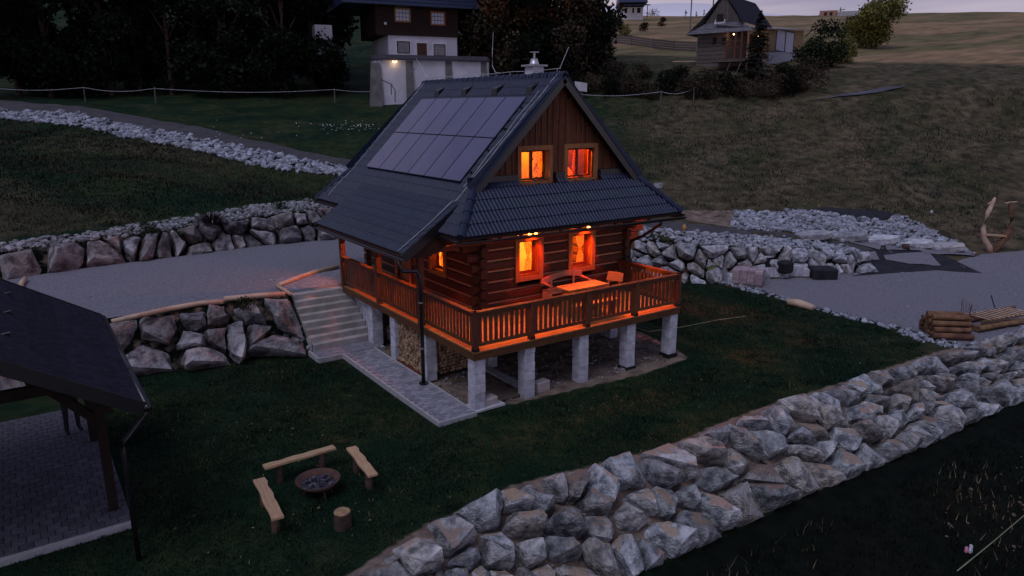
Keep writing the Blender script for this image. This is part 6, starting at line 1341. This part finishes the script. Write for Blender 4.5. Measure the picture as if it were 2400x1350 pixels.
for sgn, xe_, zE_ in ((1, K2[0]+.3, zK-.12), (-1, xl_-.75, zE)):
    n_r = 18
    for i in range(n_r):
        a0, a1 = i/n_r, (i+1)/n_r; f = lambda a: (xm_+(xe_-xm_)*a, zA-(zA-zE_)*a)
        (xa, za), (xb, zb_) = f(a0), f(a1+.01)
        MB().prism([(xa,-.25-(.5*max(0,a0-.62)/.38),za+.02),(xa,Lh+.3,za+.02),(xb,Lh+.3,zb_+.07),(xb,-.25-(.5*max(0,a1-.62)/.38),zb_+.07)], (0,0,-.05)).build('shingle_course', M['shingle'] if sgn < 0 else M['tile_pav'], rfh)
for i in range(6):
    a0, a1 = i/6, (i+1)/6; y0, y1 = -.02-.75*a0, -.02-.75*(a1+.02); z0, z1 = zK-(zK-zE)*a0, zK-(zK-zE)*a1; xa0 = K1[0]+(xl_-.75-K1[0])*a0; xb0 = K2[0]+(xr2+.75-K2[0])*a0; xa1 = K1[0]+(xl_-.75-K1[0])*a1; xb1 = K2[0]+(xr2+.75-K2[0])*a1
    x = xa1; 
    MB().prism([(xa0,y0,z0+.02),(xb0,y0,z0+.02),(xb1,y1,z1+.06),(xa1,y1,z1+.06)], (0,0,-.05)).build('shingle_course', M['shingle'], rfh)
# dark openings and porch on the front
for px in (1675,1697):
    a = px_h(px-5,105,y=-.05); b_ = px_h(px+5,88,y=-.05); MB().box((a[0],-.08,a[2]),(b_[0],-.055,b_[2])).build('window', M['rubber'], hut)
# extension along the right side
X1 = xr2+.05
def q3(px, py): v = px_h(px, py, x=X1); return (X1, float(v[1]), float(v[2]))
zTop = q3(1800,72)[2]; Ly = q3(1882,100)[1]
ex = MB().prism([q3(1801,121),q3(1882,122),q3(1884,73),q3(1801,69)], (-2.6,0,0)).build('extension_wall', mat('osb_board',(.33,.24,.13),(.25,.18,.095),3,.9,.2,12,var=.1), hut)
bb = [q3(1801,122),q3(1880,123),q3(1879,160),q3(1801,157)]; MB().prism([(p[0]+.05,p[1],p[2]) for p in bb], (-2.6,0,0)).build('block_base', M['block'], hut)
MB().prism([(X1-.05,q3(1752,80)[1],q3(1752,69)[2]-.35),(X1-.05,q3(1800,80)[1]-.02,q3(1800,69)[2]-.35),q3(1800,70),q3(1752,67)], (.05,0,0)).build('porch_beam', M['pale_y'], hut)
o1, o2 = q3(1750,67), q3(1896,72)
MB().prism([(X1+.55,o1[1],o1[2]-.05),(X1+.55,o2[1]+.2,o2[2]-.05),(X1-2.6,o2[1]+.2,o2[2]+.35),(X1-2.6,o1[1],o1[2]+.35)], (0,0,.08)).build('extension_roof', M['metal_dark'], hut)
MB().tube([(X1+.5,Ly+.55,q3(1890,74)[2]-.05),(X1+.1,Ly+.15,q3(1890,90)[2])], .045, 6).build('downspout', M['metal_dark'], hut)
MB().box((xl_+.3,Lh-.3,-1.5),(X1-2.4,Lh-.1,zK)).box((X1-2.4,.6,-1.6),(X1-2.2,q3(1800,80)[1],zTop-.1)).build('back_wall', M['grey_y'], hut)
for px in (1755,1795): p = q3(px,100); MB().box((X1-.12,p[1]-.06,-1.2),(X1-.0,p[1]+.06,q3(px,69)[2]-.05)).build('porch_post', M['pale_z'], hut)
MB().box((X1-2.2,.1,-.62),(X1+.05,q3(1800,100)[1],-.52)).build('porch_floor', M['grey_x'], hut)
wa, wb = px_h(1817,118,x=X1), px_h(1861,79,x=X1)
wf_ = MB().box((X1,wa[1]-.06,wa[2]-.06),(X1+.05,wb[1]+.06,wa[2])).box((X1,wa[1]-.06,wb[2]),(X1+.05,wb[1]+.06,wb[2]+.06)).box((X1,wa[1]-.06,wa[2]),(X1+.05,wa[1],wb[2])).box((X1,wb[1],wa[2]),(X1+.05,wb[1]+.06,wb[2])).box((X1,(wa[1]+wb[1])/2-.07,wa[2]),(X1+.06,(wa[1]+wb[1])/2+.07,wb[2])).build('window', mat('blue_frame',(.03,.06,.12)), hut)
for a, b_ in ((wa[1]+.02,(wa[1]+wb[1])/2-.09),((wa[1]+wb[1])/2+.09,wb[1]-.02)): MB().box((X1+.005,a,wa[2]+.02),(X1+.02,b_,wb[2]-.02)).build('pane', M['curtain_white'], wf_)
a = px_h(1717,100,y=-.75); b_ = px_h(1742,98,y=-.75)
MB().beam((xr2-1.6,-1.3,a[2]),(xr2+.1,-1.3,a[2]+.1),.06,.1).beam((xr2-1.6,-1.3,a[2]-.45),(xr2+.1,-1.3,a[2]-.4),.06,.08).build('rail', M['stain_x'], hut)
for x in (xr2-1.3, xr2-.55, xr2-.05): MB().box((x,-1.33,-.9),(x+.1,-1.24,zE-.1 if x > xr2-.8 else a[2]+.05)).build('porch_post', M['stain_z'], hut)
MB().box((xr2-2.3,-1.6,-.62),(xr2+1.2,-.1,-.52)).build('porch_floor', M['grey_x'], hut)
for x in (xr2-1.2, xr2-.3): MB().beam((x,-1.5,-1.9),(x+.5,-1.5,-.6),.07,.07).build('prop', M['grey_z'], hut)
for k, (px, py, pl_) in enumerate(((1720,81,('y',-.12)),(1779,86,('x',X1+.1)))):
    q = px_h(px, py, **{pl_[0]: pl_[1]}); MB().lathe([(0,-.08),(.09,0),(0,.08)], tuple(q), 8).build('porch_lamp', M['lamp'], hut)
q = px_h(1720,81,y=-.35); plight('hut_light', (q[0]+hc[0]*0, q[1], q[2]), 14, (1,.55,.25), .06, hut)
mt1 = on(1617,78); tag(MB().tube([(mt1[0],mt1[1],mt1[2]-.3),(mt1[0],mt1[1],mt1[2]+6.5)], .09, 7).build('wooden_pole', M['grey_z']), 'tall thin utility pole standing left of the wooden hut', 'pole')
mt2 = at(1669,60,d=66); tag(MB().tube([(mt2[0],mt2[1],mt2[2]-4),(mt2[0],mt2[1],mt2[2]+3.5)], .06, 6).build('wooden_pole', M['metal_dark']), 'thin mast rising behind the left roof slope of the hut', 'pole')
# dark plank fence left of the hut
fpts = [on(1428,100),on(1480,106),on(1530,114),on(1580,120),on(1632,122)]; pf = thing('plank_fence', 'low dark plank fence running from the wood to the hut', 'fence', fpts[0], world=True)
for a, b_ in zip(fpts[:-1], fpts[1:]):
    MB().tube([(a[0],a[1],a[2]-.2),(a[0],a[1],a[2]+1.15)], .06, 6).build('post', M['grey_z'], pf)
    for j in range(4): MB().beam((a[0],a[1],a[2]+.15+j*.26),(b_[0],b_[1],b_[2]+.15+j*.26), .04, .22).build('plank', M['grey_x'], pf)
p = on(1610,152); tag(MB().beam((p[0]-1.0,p[1]+.7,p[2]+.25),(p[0]+1.4,p[1]-.9,p[2]+.30),.25,.08).build('plank', M['peeled']), 'pale plank lying on the slope below the hut porch', 'plank')
# ================================================================== FAR BUILDINGS ON THE CREST
fh = at(1490,33,d=150); f_ = thing('far_house', 'white farmhouse with dark blue roof and porch on the crest behind the wood', 'house', fh, math.radians(-38)); u = 150/FPX
MB().box((-30*u,0,-1.5),(17*u,7,17*u)).build('wall', M['plaster_white'], f_)
MB().prism([(-40*u,-1.2,24*u),(-40*u,3.5,52*u),(-40*u,8.2,24*u)], (66*u,0,0)).build('roof', M['tile'], f_); MB().box((-38*u,-.3,15*u),(18*u,7.2,24*u)).build('upper_wall', M['darkwall'], f_)
MB().prism([(-30*u,-1.8,16*u),(32*u,-1.8,16*u),(28*u,.2,20*u),(-30*u,.2,20*u)], (0,0,.15)).build('porch_roof', M['tile'], f_)
MB().box((24*u,-1.6,-1),(25.5*u,-1.4,16*u)).build('porch_post', M['darkwall'], f_)
for a, b_ in ((-26,-20),(-8,-4),(3,11)): MB().box((a*u,-.06,2*u),(b_*u,-.01,13*u)).build('window', M['darkwall'], f_)
fb = at(1968,37,d=172); g_ = thing('unfinished_house', 'unfinished flat brick shell of a house on the crest of the field', 'house', fb, math.radians(-55)); u = 172/FPX
MB().box((-44*u,0,-1.5),(-8*u,.3,12*u)).box((-8*u,.3,-1.5),(-8*u+.3,9,12*u)).box((-44*u,8.7,-1.5),(-8*u,9,12*u)).build('wall', M['brick'], g_); MB().box((-8*u+.3,0.01,-1.5),(40*u,.3,9*u)).build('wall', M['concrete'], g_)
for a in (-34,-22): MB().box((a*u,-.05,1*u),((a+6)*u,-.01,8*u)).build('window_opening', M['rubber'], g_)
MB().tube([(2*u,2,0),(2*u,2,20*u)], .12, 5).tube([(-3*u,2,14*u),(12*u,2,15*u)], .10, 5).build('hoist', M['metal_dark'], g_)
for k, (px, py, hh, lb) in enumerate(((1607,38,1.25,'largest of the tiny spruces on the crest left of the utility pole'),(1632,38,.9,'tiny spruce on the crest just right of the utility pole'),(1650,37,1.2,'tiny spruce on the crest beside the hut roof'))):
    spruce(lb, hh, hh*.8, 300+k, at(px, py, d=150), 'spruces on the crest', 500)
for k, (px, py, lb) in enumerate(((1511,74,'round bush in the hay field left of the hut'),(1553,62,'pair of bushes higher in the hay field left of the hut'),(1462,82,'yellow green bush beside the wood in the hay field'),(1530,38,'row of bushes beside the far white farmhouse'))):
    p = on(px, py); broad_tree('field_bush', lb, 'bush', 1.3, 1.8 if k < 3 else 6, M['leaf_brown' if k != 2 else 'leaf_yellow'], 320+k, 500, .16, .1, .0, loc=p)
